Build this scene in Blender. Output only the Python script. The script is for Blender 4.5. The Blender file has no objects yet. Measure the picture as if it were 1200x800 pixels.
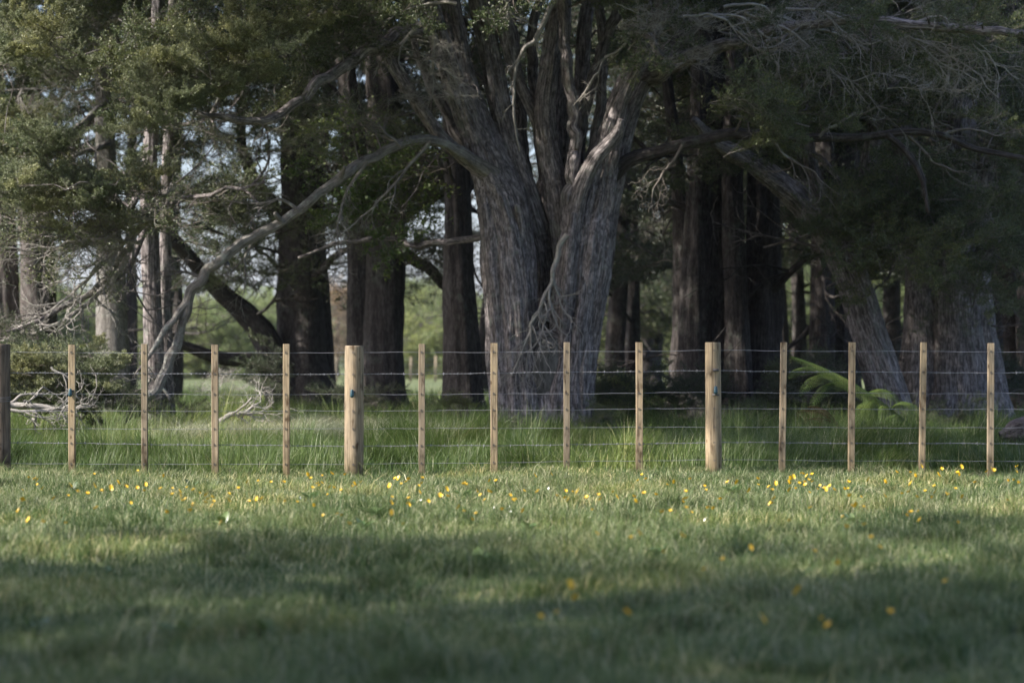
import bpy, math, random
import numpy as np
from mathutils import Vector, Matrix

# ------------------------------------------------------------------ camera, world, sun
S = bpy.context.scene
COL = S.collection
FOCAL, FPX, CAMH, HOR = 85.0, 85.0 / 36 * 1200, 1.08, 420.0
FENCE_Y = 22.7
cam = bpy.data.cameras.new('camera')
cam.lens = FOCAL; cam.sensor_width = 36
cam.shift_y = (HOR - 400) / 1200.0
cam.clip_start = 0.1; cam.clip_end = 6000
cam.dof.use_dof = True; cam.dof.focus_distance = FENCE_Y; cam.dof.aperture_fstop = 2.0
co = bpy.data.objects.new('camera', cam); COL.objects.link(co)
co.location = (0, 0, CAMH); co.rotation_euler = (math.pi / 2, 0, 0)
S.camera = co

SUN = Vector((-0.70, -0.27, 0.66)).normalized()
w = bpy.data.worlds.new('World'); S.world = w; w.use_nodes = True
wn = w.node_tree.nodes
sky = wn.new('ShaderNodeTexSky'); sky.sky_type = 'NISHITA'; sky.sun_disc = False
sky.sun_elevation = math.asin(SUN.z); sky.sun_rotation = math.atan2(SUN.x, SUN.y)
sky.air_density = 1.0; sky.dust_density = 2.5; sky.ozone_density = 1.0
skt = wn.new('ShaderNodeMix'); skt.data_type = 'RGBA'; skt.blend_type = 'MULTIPLY'; skt.inputs[0].default_value = 1
skt.inputs[7].default_value = (0.94, 0.96, 1.08, 1)          # white balance of the hazy sky
w.node_tree.links.new(sky.outputs[0], skt.inputs[6]); w.node_tree.links.new(skt.outputs[2], wn['Background'].inputs[0])
wn['Background'].inputs[1].default_value = 0.12
sl = bpy.data.lights.new('sun', 'SUN'); sl.energy = 5.0; sl.angle = math.radians(0.55); sl.color = (1.0, 0.95, 0.86)
so = bpy.data.objects.new('sun', sl); COL.objects.link(so)
so.rotation_euler = SUN.to_track_quat('Z', 'Y').to_euler()
S.view_settings.view_transform = 'Standard'; S.view_settings.look = 'None'
S.view_settings.gamma = 1.0; S.view_settings.exposure = 1.15
S.render.engine = 'CYCLES'
cy = S.cycles
cy.max_bounces = 6; cy.diffuse_bounces = 3; cy.glossy_bounces = 2; cy.transmission_bounces = 4
cy.transparent_max_bounces = 4; cy.volume_bounces = 0
cy.use_denoising = True; cy.denoiser = 'OPENIMAGEDENOISE'
cy.sample_clamp_indirect = 6; cy.caustics_reflective = False; cy.caustics_refractive = False
cy.use_adaptive_sampling = True; cy.adaptive_threshold = 0.008

rng = np.random.default_rng(7)
random.seed(7)

def P(px, py, d):                      # a point d metres away along the view
    return np.array([(px - 600) / FPX * d, d, CAMH - (py - HOR) / FPX * d])

def gz(x, y):                          # gently uneven ground
    return 0.035 * np.sin(x * 0.9 + 0.3) * np.cos(y * 0.55) + 0.02 * np.sin(x * 2.3 + y * 1.7)

# ------------------------------------------------------------------ numpy noise
def _h(ix, iy, iz, seed):
    n = (ix * 374761393 + iy * 668265263 + iz * 2147483647 % 1442695041 + seed * 1274126177) & 0xffffffff
    n = ((n ^ (n >> 13)) * 1274126177) & 0xffffffff
    n = (n ^ (n >> 16)) & 0xffffffff
    return (n & 0xffff) / 32767.5 - 1.0

def vn(p, seed=0):
    p = np.asarray(p, float); i = np.floor(p).astype(np.int64); f = p - i
    f = f * f * (3 - 2 * f); r = 0
    for dx in (0, 1):
        for dy in (0, 1):
            for dz in (0, 1):
                wt = (f[:, 0] if dx else 1 - f[:, 0]) * (f[:, 1] if dy else 1 - f[:, 1]) * (f[:, 2] if dz else 1 - f[:, 2])
                r = r + wt * _h(i[:, 0] + dx, i[:, 1] + dy, (i[:, 2] + dz) * 7 + 3, seed)
    return r

def fbm2(x, y, s, seed=0):
    p = np.stack([x * s, y * s, np.zeros_like(x)], 1)
    return vn(p, seed) * 0.6 + vn(p * 2.1 + 5, seed + 1) * 0.4

# ------------------------------------------------------------------ mesh buffer
class MB:
    def __init__(s): s.v = []; s.a = []; s.f4 = []; s.f3 = []; s.m4 = []; s.m3 = []; s.n = 0
    def add(s, v, f4=None, f3=None, a=None, mat=0):
        v = np.asarray(v, float).reshape(-1, 3); s.v.append(v)
        s.a.append(np.zeros_like(v) if a is None else np.asarray(a, float).reshape(-1, 3))
        if f4 is not None and len(f4):
            s.f4.append(np.asarray(f4, np.int64) + s.n); s.m4.append(np.full(len(f4), mat))
        if f3 is not None and len(f3):
            s.f3.append(np.asarray(f3, np.int64) + s.n); s.m3.append(np.full(len(f3), mat))
        s.n += len(v)
    def mesh(s, name, mats, smooth=True):
        me = bpy.data.meshes.new(name)
        v = np.concatenate(s.v); a = np.concatenate(s.a)
        f4 = np.concatenate(s.f4) if s.f4 else np.zeros((0, 4), np.int64)
        f3 = np.concatenate(s.f3) if s.f3 else np.zeros((0, 3), np.int64)
        me.vertices.add(len(v)); me.vertices.foreach_set('co', v.astype(np.float32).ravel())
        nl = f4.size + f3.size
        me.loops.add(nl); me.loops.foreach_set('vertex_index', np.concatenate([f4.ravel(), f3.ravel()]).astype(np.int32))
        me.polygons.add(len(f4) + len(f3))
        st = np.concatenate([np.arange(len(f4)) * 4, f4.size + np.arange(len(f3)) * 3]).astype(np.int32)
        me.polygons.foreach_set('loop_start', st)
        mi = np.concatenate([np.concatenate(s.m4) if s.m4 else np.zeros(0), np.concatenate(s.m3) if s.m3 else np.zeros(0)]).astype(np.int32)
        me.polygons.foreach_set('material_index', mi)
        me.polygons.foreach_set('use_smooth', np.full(len(mi), smooth))
        at = me.attributes.new('bark', 'FLOAT_VECTOR', 'POINT'); at.data.foreach_set('vector', a.astype(np.float32).ravel())
        me.update(calc_edges=True)
        for m in (mats if isinstance(mats, (list, tuple)) else [mats]): me.materials.append(m)
        return me
    def obj(s, name, mats, parent=None, smooth=True):
        o = bpy.data.objects.new(name, s.mesh(name, mats, smooth)); COL.objects.link(o)
        if parent is not None: o.parent = parent; o.matrix_parent_inverse = Matrix.Translation(parent.location).inverted()
        return o

def tag(o, label=None, cat=None, group=None, kind=None):
    if label: o['label'] = label
    if cat: o['category'] = cat
    if group: o['group'] = group
    if kind: o['kind'] = kind
    return o

def empty(name, loc, label, cat, group=None):
    o = bpy.data.objects.new(name, None); COL.objects.link(o); o.location = loc; o.empty_display_size = 0.2
    return tag(o, label, cat, group)

def smooth_path(pts, rad, step):
    pts = np.asarray(pts, float); rad = np.asarray(rad, float)
    q = np.vstack([2 * pts[0] - pts[1], pts, 2 * pts[-1] - pts[-2]])
    out = []; ro = []
    for i in range(len(pts) - 1):
        p0, p1, p2, p3 = q[i], q[i + 1], q[i + 2], q[i + 3]
        n = max(2, int(np.linalg.norm(p2 - p1) / step)); t = (np.arange(n) / n)[:, None]
        out.append(0.5 * ((2 * p1) + (-p0 + p2) * t + (2 * p0 - 5 * p1 + 4 * p2 - p3) * t ** 2 + (-p0 + 3 * p1 - 3 * p2 + p3) * t ** 3))
        tt = t[:, 0]; tt = tt * tt * (3 - 2 * tt); ro.append(rad[i] * (1 - tt) + rad[i + 1] * tt)
    out.append(pts[-1:]); ro.append(rad[-1:])
    return np.vstack(out), np.concatenate(ro)

def tube(mb, pts, rad, sides=8, step=0.2, flute=0.0, ridge=0.0, seed=0, mat=0, wob=0.0, knots=0.0):
    p, r = smooth_path(pts, rad, step)
    n = len(p)
    if wob:
        k = np.arange(n) * 0.37
        e = np.stack([k + seed * 3.1, k * 0 + 1.5, k * 0], 1)
        env = np.sin(np.linspace(0, math.pi, n)) ** 0.5
        p = p + np.stack([vn(e, seed), vn(e, seed + 1), vn(e, seed + 2)], 1) * wob * env[:, None]
    t = np.gradient(p, axis=0); t /= np.linalg.norm(t, axis=1)[:, None] + 1e-9
    up = np.array([0.0, -1, 0]) if abs(t[0][2]) > 0.5 else np.array([0.0, 0, 1])
    a = np.cross(up, t[0]); a /= np.linalg.norm(a)
    A = np.empty_like(p); A[0] = a
    for i in range(1, n):
        a = a - t[i] * np.dot(a, t[i]); a /= np.linalg.norm(a) + 1e-9; A[i] = a
    B = np.cross(t, A)
    th = np.arange(sides) / sides * 2 * math.pi
    s = np.concatenate([[0], np.cumsum(np.linalg.norm(np.diff(p, axis=0), axis=1))])
    C, Sn = np.cos(th)[None, :], np.sin(th)[None, :]
    R = np.repeat(r[:, None], sides, 1)
    bark = np.stack([C * R, Sn * R, np.repeat(s[:, None], sides, 1)], 2).reshape(-1, 3)
    if flute or ridge or knots:
        cs = np.stack([np.repeat(C, n, 0), np.repeat(Sn, n, 0), np.repeat(s[:, None], sides, 1)], 2).reshape(-1, 3)
        d = np.zeros(n * sides)
        tw = cs.copy(); ang = s * 0.10
        tw[:, 0], tw[:, 1] = (cs[:, 0] * np.repeat(np.cos(ang), sides) - cs[:, 1] * np.repeat(np.sin(ang), sides),
                              cs[:, 0] * np.repeat(np.sin(ang), sides) + cs[:, 1] * np.repeat(np.cos(ang), sides))
        if flute:
            d += flute * R.ravel() * (vn(tw * [1.9, 1.9, 0.28] + seed, seed) + 0.6 * vn(tw * [4.2, 4.2, 0.5] + seed, seed + 3))
        if knots:
            d += knots * R.ravel() * np.clip(vn(tw * [2.5, 2.5, 1.6] + 9, seed + 9), 0, 1)
        if ridge:
            b = bark * 1.0
            b[:, :2] = tw[:, :2] * R.ravel()[:, None]
            x1 = 1 - np.abs(vn(b * [19, 19, 1.5] + seed, seed + 5)) * 2
            x2 = 1 - np.abs(vn(b * [44, 44, 3.2] + seed, seed + 6)) * 2
            d += ridge * (x1 * 0.5 + x2 * 0.5)
        R = R + d.reshape(n, sides)
    V = p[:, None, :] + A[:, None, :] * (C * R)[:, :, None] + B[:, None, :] * (Sn * R)[:, :, None]
    i = np.arange(n - 1)[:, None] * sides; j = np.arange(sides)[None, :]; j2 = (j + 1) % sides
    f = np.stack([i + j, i + j2, i + sides + j2, i + sides + j], 2).reshape(-1, 4)
    v = V.reshape(-1, 3)
    tip = n * sides
    v = np.vstack([v, p[-1] + t[-1] * r[-1] * 0.3]); bark = np.vstack([bark, [0, 0, s[-1]]])
    l = (n - 1) * sides
    f3 = [[l + k, l + (k + 1) % sides, tip] for k in range(sides)]
    mb.add(v, f, f3, bark, mat)
    return p, r

def box(mb, x0, x1, y0, y1, z0, z1, mat=0, jit=0.0):
    v = np.array([[x, y, z] for z in (z0, z1) for y in (y0, y1) for x in (x0, x1)], float)
    if jit: v[4:, :2] += rng.uniform(-jit, jit, 2)
    f = [[0, 2, 3, 1], [4, 5, 7, 6], [0, 1, 5, 4], [2, 6, 7, 3], [0, 4, 6, 2], [1, 3, 7, 5]]
    mb.add(v, f, None, v, mat)

# ------------------------------------------------------------------ materials
def newmat(name):
    m = bpy.data.materials.new(name); m.use_nodes = True; nt = m.node_tree
    return m, nt, nt.nodes['Principled BSDF']
def N(nt, t, **k):
    n = nt.nodes.new(t)
    for a, b in k.items():
        if a[0] == 'i': n.inputs[int(a[1:])].default_value = b
        else: setattr(n, a, b)
    return n
def ramp(nt, fac, stops):
    r = nt.nodes.new('ShaderNodeValToRGB'); e = r.color_ramp.elements
    e[0].position, e[0].color = stops[0][0], (*stops[0][1], 1)
    e[1].position, e[1].color = stops[-1][0], (*stops[-1][1], 1)
    for p, c in stops[1:-1]:
        x = e.new(p); x.color = (*c, 1)
    nt.links.new(fac, r.inputs[0]); return r.outputs[0]
def mixc(nt, fac, a, b, mode='MIX'):
    m = nt.nodes.new('ShaderNodeMix'); m.data_type = 'RGBA'; m.blend_type = mode
    L = nt.links
    for sock, val in ((m.inputs[0], fac), (m.inputs[6], a), (m.inputs[7], b)):
        if isinstance(val, (int, float)): sock.default_value = val
        elif isinstance(val, tuple): sock.default_value = (*val, 1)
        else: L.new(val, sock)
    return m.outputs[2]

def bark_mat(name, dark, mid, pale, lichen, lich_amt=0.5, bump=1.0, sc=1.0):
    m, nt, b = newmat(name); L = nt.links
    at = N(nt, 'ShaderNodeAttribute', attribute_name='bark')
    mp = N(nt, 'ShaderNodeVectorMath', operation='MULTIPLY'); mp.inputs[1].default_value = (62 * sc, 62 * sc, 4.0 * sc)
    L.new(at.outputs['Vector'], mp.inputs[0])
    n1 = N(nt, 'ShaderNodeTexNoise', i2=1.0, i3=4.0, i4=0.65); L.new(mp.outputs[0], n1.inputs[0]); n1.inputs['Distortion'].default_value = 0.4
    mp2 = N(nt, 'ShaderNodeVectorMath', operation='MULTIPLY'); mp2.inputs[1].default_value = (5, 5, 1.4)
    L.new(at.outputs['Vector'], mp2.inputs[0])
    n2 = N(nt, 'ShaderNodeTexNoise', i2=1.0, i3=3.0); L.new(mp2.outputs[0], n2.inputs[0])
    g = N(nt, 'ShaderNodeNewGeometry')
    n3 = N(nt, 'ShaderNodeTexNoise', i2=7.0, i3=5.0, i4=0.7); L.new(g.outputs['Position'], n3.inputs[0])
    n4 = N(nt, 'ShaderNodeTexNoise', i2=1.1, i3=2.0); L.new(g.outputs['Position'], n4.inputs[0])
    mp5 = N(nt, 'ShaderNodeVectorMath', operation='MULTIPLY'); mp5.inputs[1].default_value = (22 * sc, 22 * sc, 9 * sc); L.new(at.outputs['Vector'], mp5.inputs[0])
    n5 = N(nt, 'ShaderNodeTexNoise', i2=1.0, i3=5.0, i4=0.7); L.new(mp5.outputs[0], n5.inputs[0]); n5.inputs['Distortion'].default_value = 0.8
    av = N(nt, 'ShaderNodeMix'); av.inputs[0].default_value = 0.48; L.new(n1.outputs[0], av.inputs[2]); L.new(n5.outputs[0], av.inputs[3])
    c = ramp(nt, av.outputs[0], [(0.34, dark), (0.48, mid), (0.62, pale)])
    tint = ramp(nt, n2.outputs[0], [(0.35, (0.78, 0.72, 0.68)), (0.65, (1.12, 1.08, 1.09))])
    c = mixc(nt, 0.8, c, tint, 'MULTIPLY')
    lf = ramp(nt, n3.outputs[0], [(0.52, (0, 0, 0)), (0.62, (1, 1, 1))])
    lf2 = ramp(nt, n4.outputs[0], [(0.42, (0, 0, 0)), (0.62, (lich_amt,) * 3)])
    fac = mixc(nt, 1.0, lf, lf2, 'MULTIPLY')
    c = mixc(nt, fac, c, lichen)
    L.new(c, b.inputs['Base Color']); b.inputs['Roughness'].default_value = 0.9
    b.inputs['Specular IOR Level'].default_value = 0.2
    bp = N(nt, 'ShaderNodeBump'); bp.inputs['Strength'].default_value = 0.9 * bump; bp.inputs['Distance'].default_value = 0.02
    L.new(n1.outputs[0], bp.inputs['Height']); L.new(bp.outputs[0], b.inputs['Normal'])
    return m

def leaf_mat(name, c1, c2, c3=None, trans=0.35, rough=0.5, spec=0.35, patch=2.0):
    m, nt, b = newmat(name); L = nt.links
    at = N(nt, 'ShaderNodeAttribute', attribute_name='bark')
    sx = N(nt, 'ShaderNodeSeparateXYZ'); L.new(at.outputs['Vector'], sx.inputs[0])
    c = ramp(nt, sx.outputs[0], [(0.0, c1), (0.75, c2), (1.0, c3 or c2)])
    g = N(nt, 'ShaderNodeNewGeometry')
    n = N(nt, 'ShaderNodeTexNoise', i2=patch, i3=3.0); L.new(g.outputs['Position'], n.inputs[0])
    t = ramp(nt, n.outputs[0], [(0.35, (0.66, 0.73, 0.64)), (0.5, (1, 1, 1)), (0.66, (1.35, 1.22, 0.95))])
    c = mixc(nt, 1.0, c, t, 'MULTIPLY')
    L.new(c, b.inputs['Base Color']); b.inputs['Roughness'].default_value = rough
    b.inputs['Specular IOR Level'].default_value = spec
    tr = N(nt, 'ShaderNodeBsdfTranslucent'); L.new(c, tr.inputs[0])
    mx = N(nt, 'ShaderNodeMixShader', i0=trans); L.new(b.outputs[0], mx.inputs[1]); L.new(tr.outputs[0], mx.inputs[2])
    L.new(mx.outputs[0], nt.nodes['Material Output'].inputs[0])
    return m

def wood_mat(name, c1, c2, c3):
    m, nt, b = newmat(name); L = nt.links
    tc = N(nt, 'ShaderNodeTexCoord'); oi = N(nt, 'ShaderNodeObjectInfo')
    ad = N(nt, 'ShaderNodeVectorMath', operation='ADD'); L.new(tc.outputs['Object'], ad.inputs[0])
    cx = N(nt, 'ShaderNodeCombineXYZ'); mr = N(nt, 'ShaderNodeMath', operation='MULTIPLY', i1=37.0)
    L.new(oi.outputs['Random'], mr.inputs[0])
    for k in range(3): L.new(mr.outputs[0], cx.inputs[k])
    L.new(cx.outputs[0], ad.inputs[1])
    mp = N(nt, 'ShaderNodeVectorMath', operation='MULTIPLY'); mp.inputs[1].default_value = (60, 60, 2.2); L.new(ad.outputs[0], mp.inputs[0])
    n1 = N(nt, 'ShaderNodeTexNoise', i2=1.0, i3=4.0, i4=0.6); L.new(mp.outputs[0], n1.inputs[0]); n1.inputs['Distortion'].default_value = 1.2
    mp2 = N(nt, 'ShaderNodeVectorMath', operation='MULTIPLY'); mp2.inputs[1].default_value = (14, 14, 6); L.new(ad.outputs[0], mp2.inputs[0])
    n2 = N(nt, 'ShaderNodeTexNoise', i2=1.0, i3=3.0); L.new(mp2.outputs[0], n2.inputs[0])
    c = ramp(nt, n1.outputs[0], [(0.32, c1), (0.5, c2), (0.7, c3)])
    st = ramp(nt, n2.outputs[0], [(0.30, (0.34, 0.29, 0.25)), (0.42, (0.85, 0.85, 0.85)), (0.7, (1.12, 1.08, 1.02))])
    c = mixc(nt, 1.0, c, st, 'MULTIPLY')
    mp3 = N(nt, 'ShaderNodeVectorMath', operation='MULTIPLY'); mp3.inputs[1].default_value = (75, 75, 1.3); L.new(ad.outputs[0], mp3.inputs[0])
    n3 = N(nt, 'ShaderNodeTexNoise', i2=1.0, i3=2.0); L.new(mp3.outputs[0], n3.inputs[0])
    ck = ramp(nt, n3.outputs[0], [(0.29, (0.22, 0.19, 0.17)), (0.335, (1, 1, 1))]); c = mixc(nt, 1.0, c, ck, 'MULTIPLY')
    mp4 = N(nt, 'ShaderNodeVectorMath', operation='MULTIPLY'); mp4.inputs[1].default_value = (9, 9, 5); L.new(ad.outputs[0], mp4.inputs[0])
    vk = N(nt, 'ShaderNodeTexVoronoi', i2=1.0); L.new(mp4.outputs[0], vk.inputs[0])
    kn = ramp(nt, vk.outputs['Distance'], [(0.07, (0.30, 0.22, 0.16)), (0.13, (1, 1, 1))]); c = mixc(nt, 0.8, c, kn, 'MULTIPLY')
    rv = ramp(nt, oi.outputs['Random'], [(0.0, (0.60, 0.62, 0.66)), (0.5, (0.92, 0.89, 0.87)), (1.0, (1.12, 1.07, 0.98))])
    c = mixc(nt, 1.0, c, rv, 'MULTIPLY')
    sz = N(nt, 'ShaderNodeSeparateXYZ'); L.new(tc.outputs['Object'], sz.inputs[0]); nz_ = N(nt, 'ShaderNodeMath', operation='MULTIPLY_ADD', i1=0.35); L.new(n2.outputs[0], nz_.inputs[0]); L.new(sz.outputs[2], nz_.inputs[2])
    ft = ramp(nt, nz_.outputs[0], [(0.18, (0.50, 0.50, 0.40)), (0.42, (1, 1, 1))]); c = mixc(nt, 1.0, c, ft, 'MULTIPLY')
    L.new(c, b.inputs['Base Color']); b.inputs['Roughness'].default_value = 0.8; b.inputs['Specular IOR Level'].default_value = 0.25
    bp = N(nt, 'ShaderNodeBump'); bp.inputs['Strength'].default_value = 0.5; bp.inputs['Distance'].default_value = 0.004
    L.new(n1.outputs[0], bp.inputs['Height']); L.new(bp.outputs[0], b.inputs['Normal'])
    return m

def plain(name, c, rough=0.6, metal=0.0, noise=0.15, scale=8):
    m, nt, b = newmat(name); L = nt.links
    g = N(nt, 'ShaderNodeNewGeometry'); n = N(nt, 'ShaderNodeTexNoise', i2=float(scale), i3=3.0); L.new(g.outputs['Position'], n.inputs[0])
    lo = tuple(x * (1 - noise) for x in c); hi = tuple(x * (1 + noise) for x in c)
    L.new(ramp(nt, n.outputs[0], [(0.3, lo), (0.7, hi)]), b.inputs['Base Color'])
    b.inputs['Roughness'].default_value = rough; b.inputs['Metallic'].default_value = metal
    return m

M = {}
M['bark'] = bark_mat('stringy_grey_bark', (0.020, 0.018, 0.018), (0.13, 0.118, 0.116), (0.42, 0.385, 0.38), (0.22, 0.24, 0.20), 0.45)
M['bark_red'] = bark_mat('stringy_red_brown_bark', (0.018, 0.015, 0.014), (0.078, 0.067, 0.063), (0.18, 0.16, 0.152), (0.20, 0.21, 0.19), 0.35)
M['bark_shaded'] = bark_mat('shaded_bark', (0.012, 0.011, 0.011), (0.048, 0.043, 0.041), (0.11, 0.10, 0.098), (0.14, 0.16, 0.13), 0.4)  # darker copy of the bark; woodland shade is put into the colour
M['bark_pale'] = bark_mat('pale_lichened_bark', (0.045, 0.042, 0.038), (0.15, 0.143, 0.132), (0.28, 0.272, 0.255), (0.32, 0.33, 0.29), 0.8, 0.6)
M['twig'] = bark_mat('twig_bark', (0.06, 0.05, 0.045), (0.14, 0.125, 0.11), (0.24, 0.22, 0.20), (0.30, 0.32, 0.27), 0.9, 0.4)
M['dead'] = bark_mat('bare_dead_wood', (0.13, 0.123, 0.11), (0.27, 0.26, 0.24), (0.44, 0.425, 0.395), (0.36, 0.38, 0.31), 0.6, 0.4)
M['scar'] = bark_mat('healed_scar_wood', (0.03, 0.03, 0.028), (0.10, 0.10, 0.092), (0.19, 0.19, 0.175), (0.2, 0.22, 0.18), .6, .5, .45)
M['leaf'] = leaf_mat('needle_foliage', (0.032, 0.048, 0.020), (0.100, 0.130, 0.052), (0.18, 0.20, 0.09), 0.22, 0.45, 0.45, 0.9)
M['leaf_sunlit'] = leaf_mat('sunlit_tip_foliage', (0.090, 0.108, 0.052), (0.215, 0.240, 0.125), (0.34, 0.35, 0.21), 0.25, 0.45, 0.45, 0.9)  # lighter copy of the needle foliage; sunlight painted into its colour
M['leaf_shaded'] = leaf_mat('shaded_foliage', (0.020, 0.034, 0.015), (0.058, 0.082, 0.034), (0.10, 0.13, 0.05), 0.2, 0.4, 0.5, 0.7)  # needle foliage again, darkened: canopy shade is part of this colour
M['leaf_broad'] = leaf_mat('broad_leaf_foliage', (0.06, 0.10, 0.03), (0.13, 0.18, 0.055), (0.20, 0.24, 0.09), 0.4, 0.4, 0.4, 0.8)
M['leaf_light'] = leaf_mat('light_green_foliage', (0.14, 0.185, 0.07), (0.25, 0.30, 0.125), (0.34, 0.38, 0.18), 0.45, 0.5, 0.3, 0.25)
M['leaf_rust'] = leaf_mat('rust_foliage', (0.18, 0.14, 0.095), (0.30, 0.23, 0.165), (0.40, 0.33, 0.25), 0.3, 0.6, 0.2, 0.3)
M['grass'] = leaf_mat('grazed_grass', (0.045, 0.096, 0.030), (0.150, 0.190, 0.068), (0.52, 0.49, 0.32), 0.30, 0.42, 0.28, 0.7)
M['long'] = leaf_mat('long_grass', (0.042, 0.086, 0.020), (0.132, 0.180, 0.052), (0.40, 0.39, 0.26), 0.35, 0.42, 0.28, 0.6)
M['straw'] = leaf_mat('matted_straw', (0.20, 0.22, 0.15), (0.38, 0.385, 0.29), (0.54, 0.53, 0.44), 0.2, 0.45, 0.5, 1.2)
M['fern'] = leaf_mat('fern_green', (0.11, 0.165, 0.05), (0.16, 0.225, 0.075), (0.20, 0.27, 0.095), 0.4, 0.5, 0.3, 3)
M['fern_dry'] = leaf_mat('fern_dry', (0.16, 0.11, 0.06), (0.26, 0.19, 0.10), (0.32, 0.25, 0.15), 0.3, 0.6, 0.2, 3)
M['dock'] = leaf_mat('dock_leaf', (0.08, 0.13, 0.045), (0.13, 0.19, 0.075), (0.19, 0.25, 0.12), 0.25, 0.3, 0.6, 5)
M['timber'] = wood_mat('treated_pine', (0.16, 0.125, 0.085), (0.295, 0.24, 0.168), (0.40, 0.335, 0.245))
M['timber_far'] = wood_mat('pale_pine', (0.30, 0.24, 0.17), (0.46, 0.38, 0.28), (0.58, 0.50, 0.38))  # lighter pine for the distant battens
M['timber_old'] = wood_mat('weathered_timber', (0.07, 0.055, 0.045), (0.13, 0.105, 0.088), (0.20, 0.165, 0.14))
M['endgrain'] = plain('pine_end_grain', (0.42, 0.35, 0.25), 0.85, 0, 0.25, 60)
M['wire'] = plain('galvanised_wire', (0.30, 0.30, 0.33), 0.5, 0.7, 0.15, 20)
M['teal'] = plain('teal_plastic', (0.010, 0.045, 0.060), 0.4)
M['steel'] = plain('dull_steel', (0.09, 0.085, 0.085), 0.55, 0.5)
M['yellow'] = plain('buttercup_petal', (0.72, 0.45, 0.02), 0.35, 0, 0.1, 30)
M['white'] = plain('daisy_petal', (0.75, 0.75, 0.72), 0.6, 0, 0.1, 30)
M['stem'] = plain('flower_stem', (0.08, 0.13, 0.04), 0.6)

m, nt, b = newmat('soil_and_turf'); L = nt.links
g = N(nt, 'ShaderNodeNewGeometry')
n1 = N(nt, 'ShaderNodeTexNoise', i2=0.5, i3=6.0); L.new(g.outputs['Position'], n1.inputs[0])
n2 = N(nt, 'ShaderNodeTexNoise', i2=14.0, i3=4.0); L.new(g.outputs['Position'], n2.inputs[0])
c = ramp(nt, n1.outputs[0], [(0.3, (0.05, 0.075, 0.022)), (0.55, (0.10, 0.125, 0.038)), (0.7, (0.15, 0.16, 0.06))])
c2 = ramp(nt, n2.outputs[0], [(0.3, (0.55, 0.5, 0.45)), (0.7, (1.2, 1.2, 1.1))])
c = mixc(nt, 1.0, c, c2, 'MULTIPLY'); L.new(c, b.inputs['Base Color']); b.inputs['Roughness'].default_value = 0.95
M['ground'] = m
M['hill'] = plain('hill_scrub', (0.055, 0.075, 0.04), 0.95, 0, 0.4, 0.02)

# ------------------------------------------------------------------ setting: ground, field, hills
def ground():
    xs = np.concatenate([-np.geomspace(2600, 18, 26), np.linspace(-17, 17, 137), np.geomspace(18, 2600, 26)])
    ys = np.concatenate([np.linspace(-60, 2, 16), np.linspace(2.5, 70, 271), np.geomspace(72, 3600, 40)])
    X, Y = np.meshgrid(xs, ys); x, y = X.ravel(), Y.ravel()
    z = gz(x, y) * np.exp(-np.clip(y - 60, 0, None) / 40) - 0.02
    nx, ny = len(xs), len(ys)
    i = np.arange(ny - 1)[:, None] * nx; j = np.arange(nx - 1)[None, :]
    f = np.stack([i + j, i + j + 1, i + nx + j + 1, i + nx + j], 2).reshape(-1, 4)
    mb = MB(); mb.add(np.stack([x, y, z], 1), f)
    return tag(mb.obj('ground', M['ground']), kind='structure', label='green pasture ground running back under the trees to the field')
ground()

def hills():
    mb = MB(); xs = np.linspace(-1500, 1500, 160); n = len(xs)
    rows = []
    for k, t in enumerate(np.linspace(0, 1, 16)):
        y = 1900 + 900 * t
        prof = 36 + 34 * np.exp(-((xs + 150) / 130) ** 2) + 14 * np.sin(xs / 170) + 8 * np.sin(xs / 61 + 1) + 4 * np.sin(xs / 23)
        rows.append(np.stack([xs, np.full(n, y) + 30 * np.sin(xs / 90), prof * math.sin(math.pi * t) ** 0.8 * 1.25 - 2 + 3 * np.sin(xs / 31 + t * 9)], 1))
    v = np.vstack(rows); i = np.arange(15)[:, None] * n; j = np.arange(n - 1)[None, :]
    mb.add(v, np.stack([i + j, i + j + 1, i + n + j + 1, i + n + j], 2).reshape(-1, 4))
    tag(mb.obj('hills', M['hill']), kind='structure', label='low blue hills far beyond the trees')
hills()

def haze():
    mb = MB(); box(mb, -2700, 2700, -80, 3700, -1.6, 140)
    m = bpy.data.materials.new('pale_haze'); m.use_nodes = True; nt = m.node_tree; nt.nodes.clear()
    o_ = nt.nodes.new('ShaderNodeOutputMaterial'); v = nt.nodes.new('ShaderNodeVolumePrincipled')
    v.inputs['Color'].default_value = (0.86, 0.90, 1.0, 1); v.inputs['Density'].default_value = 0.00013; v.inputs['Anisotropy'].default_value = 0.2
    nt.links.new(v.outputs[0], o_.inputs['Volume'])
    tag(mb.obj('haze', m, smooth=False), kind='stuff', label='thin pale haze in the air')
haze()

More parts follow.
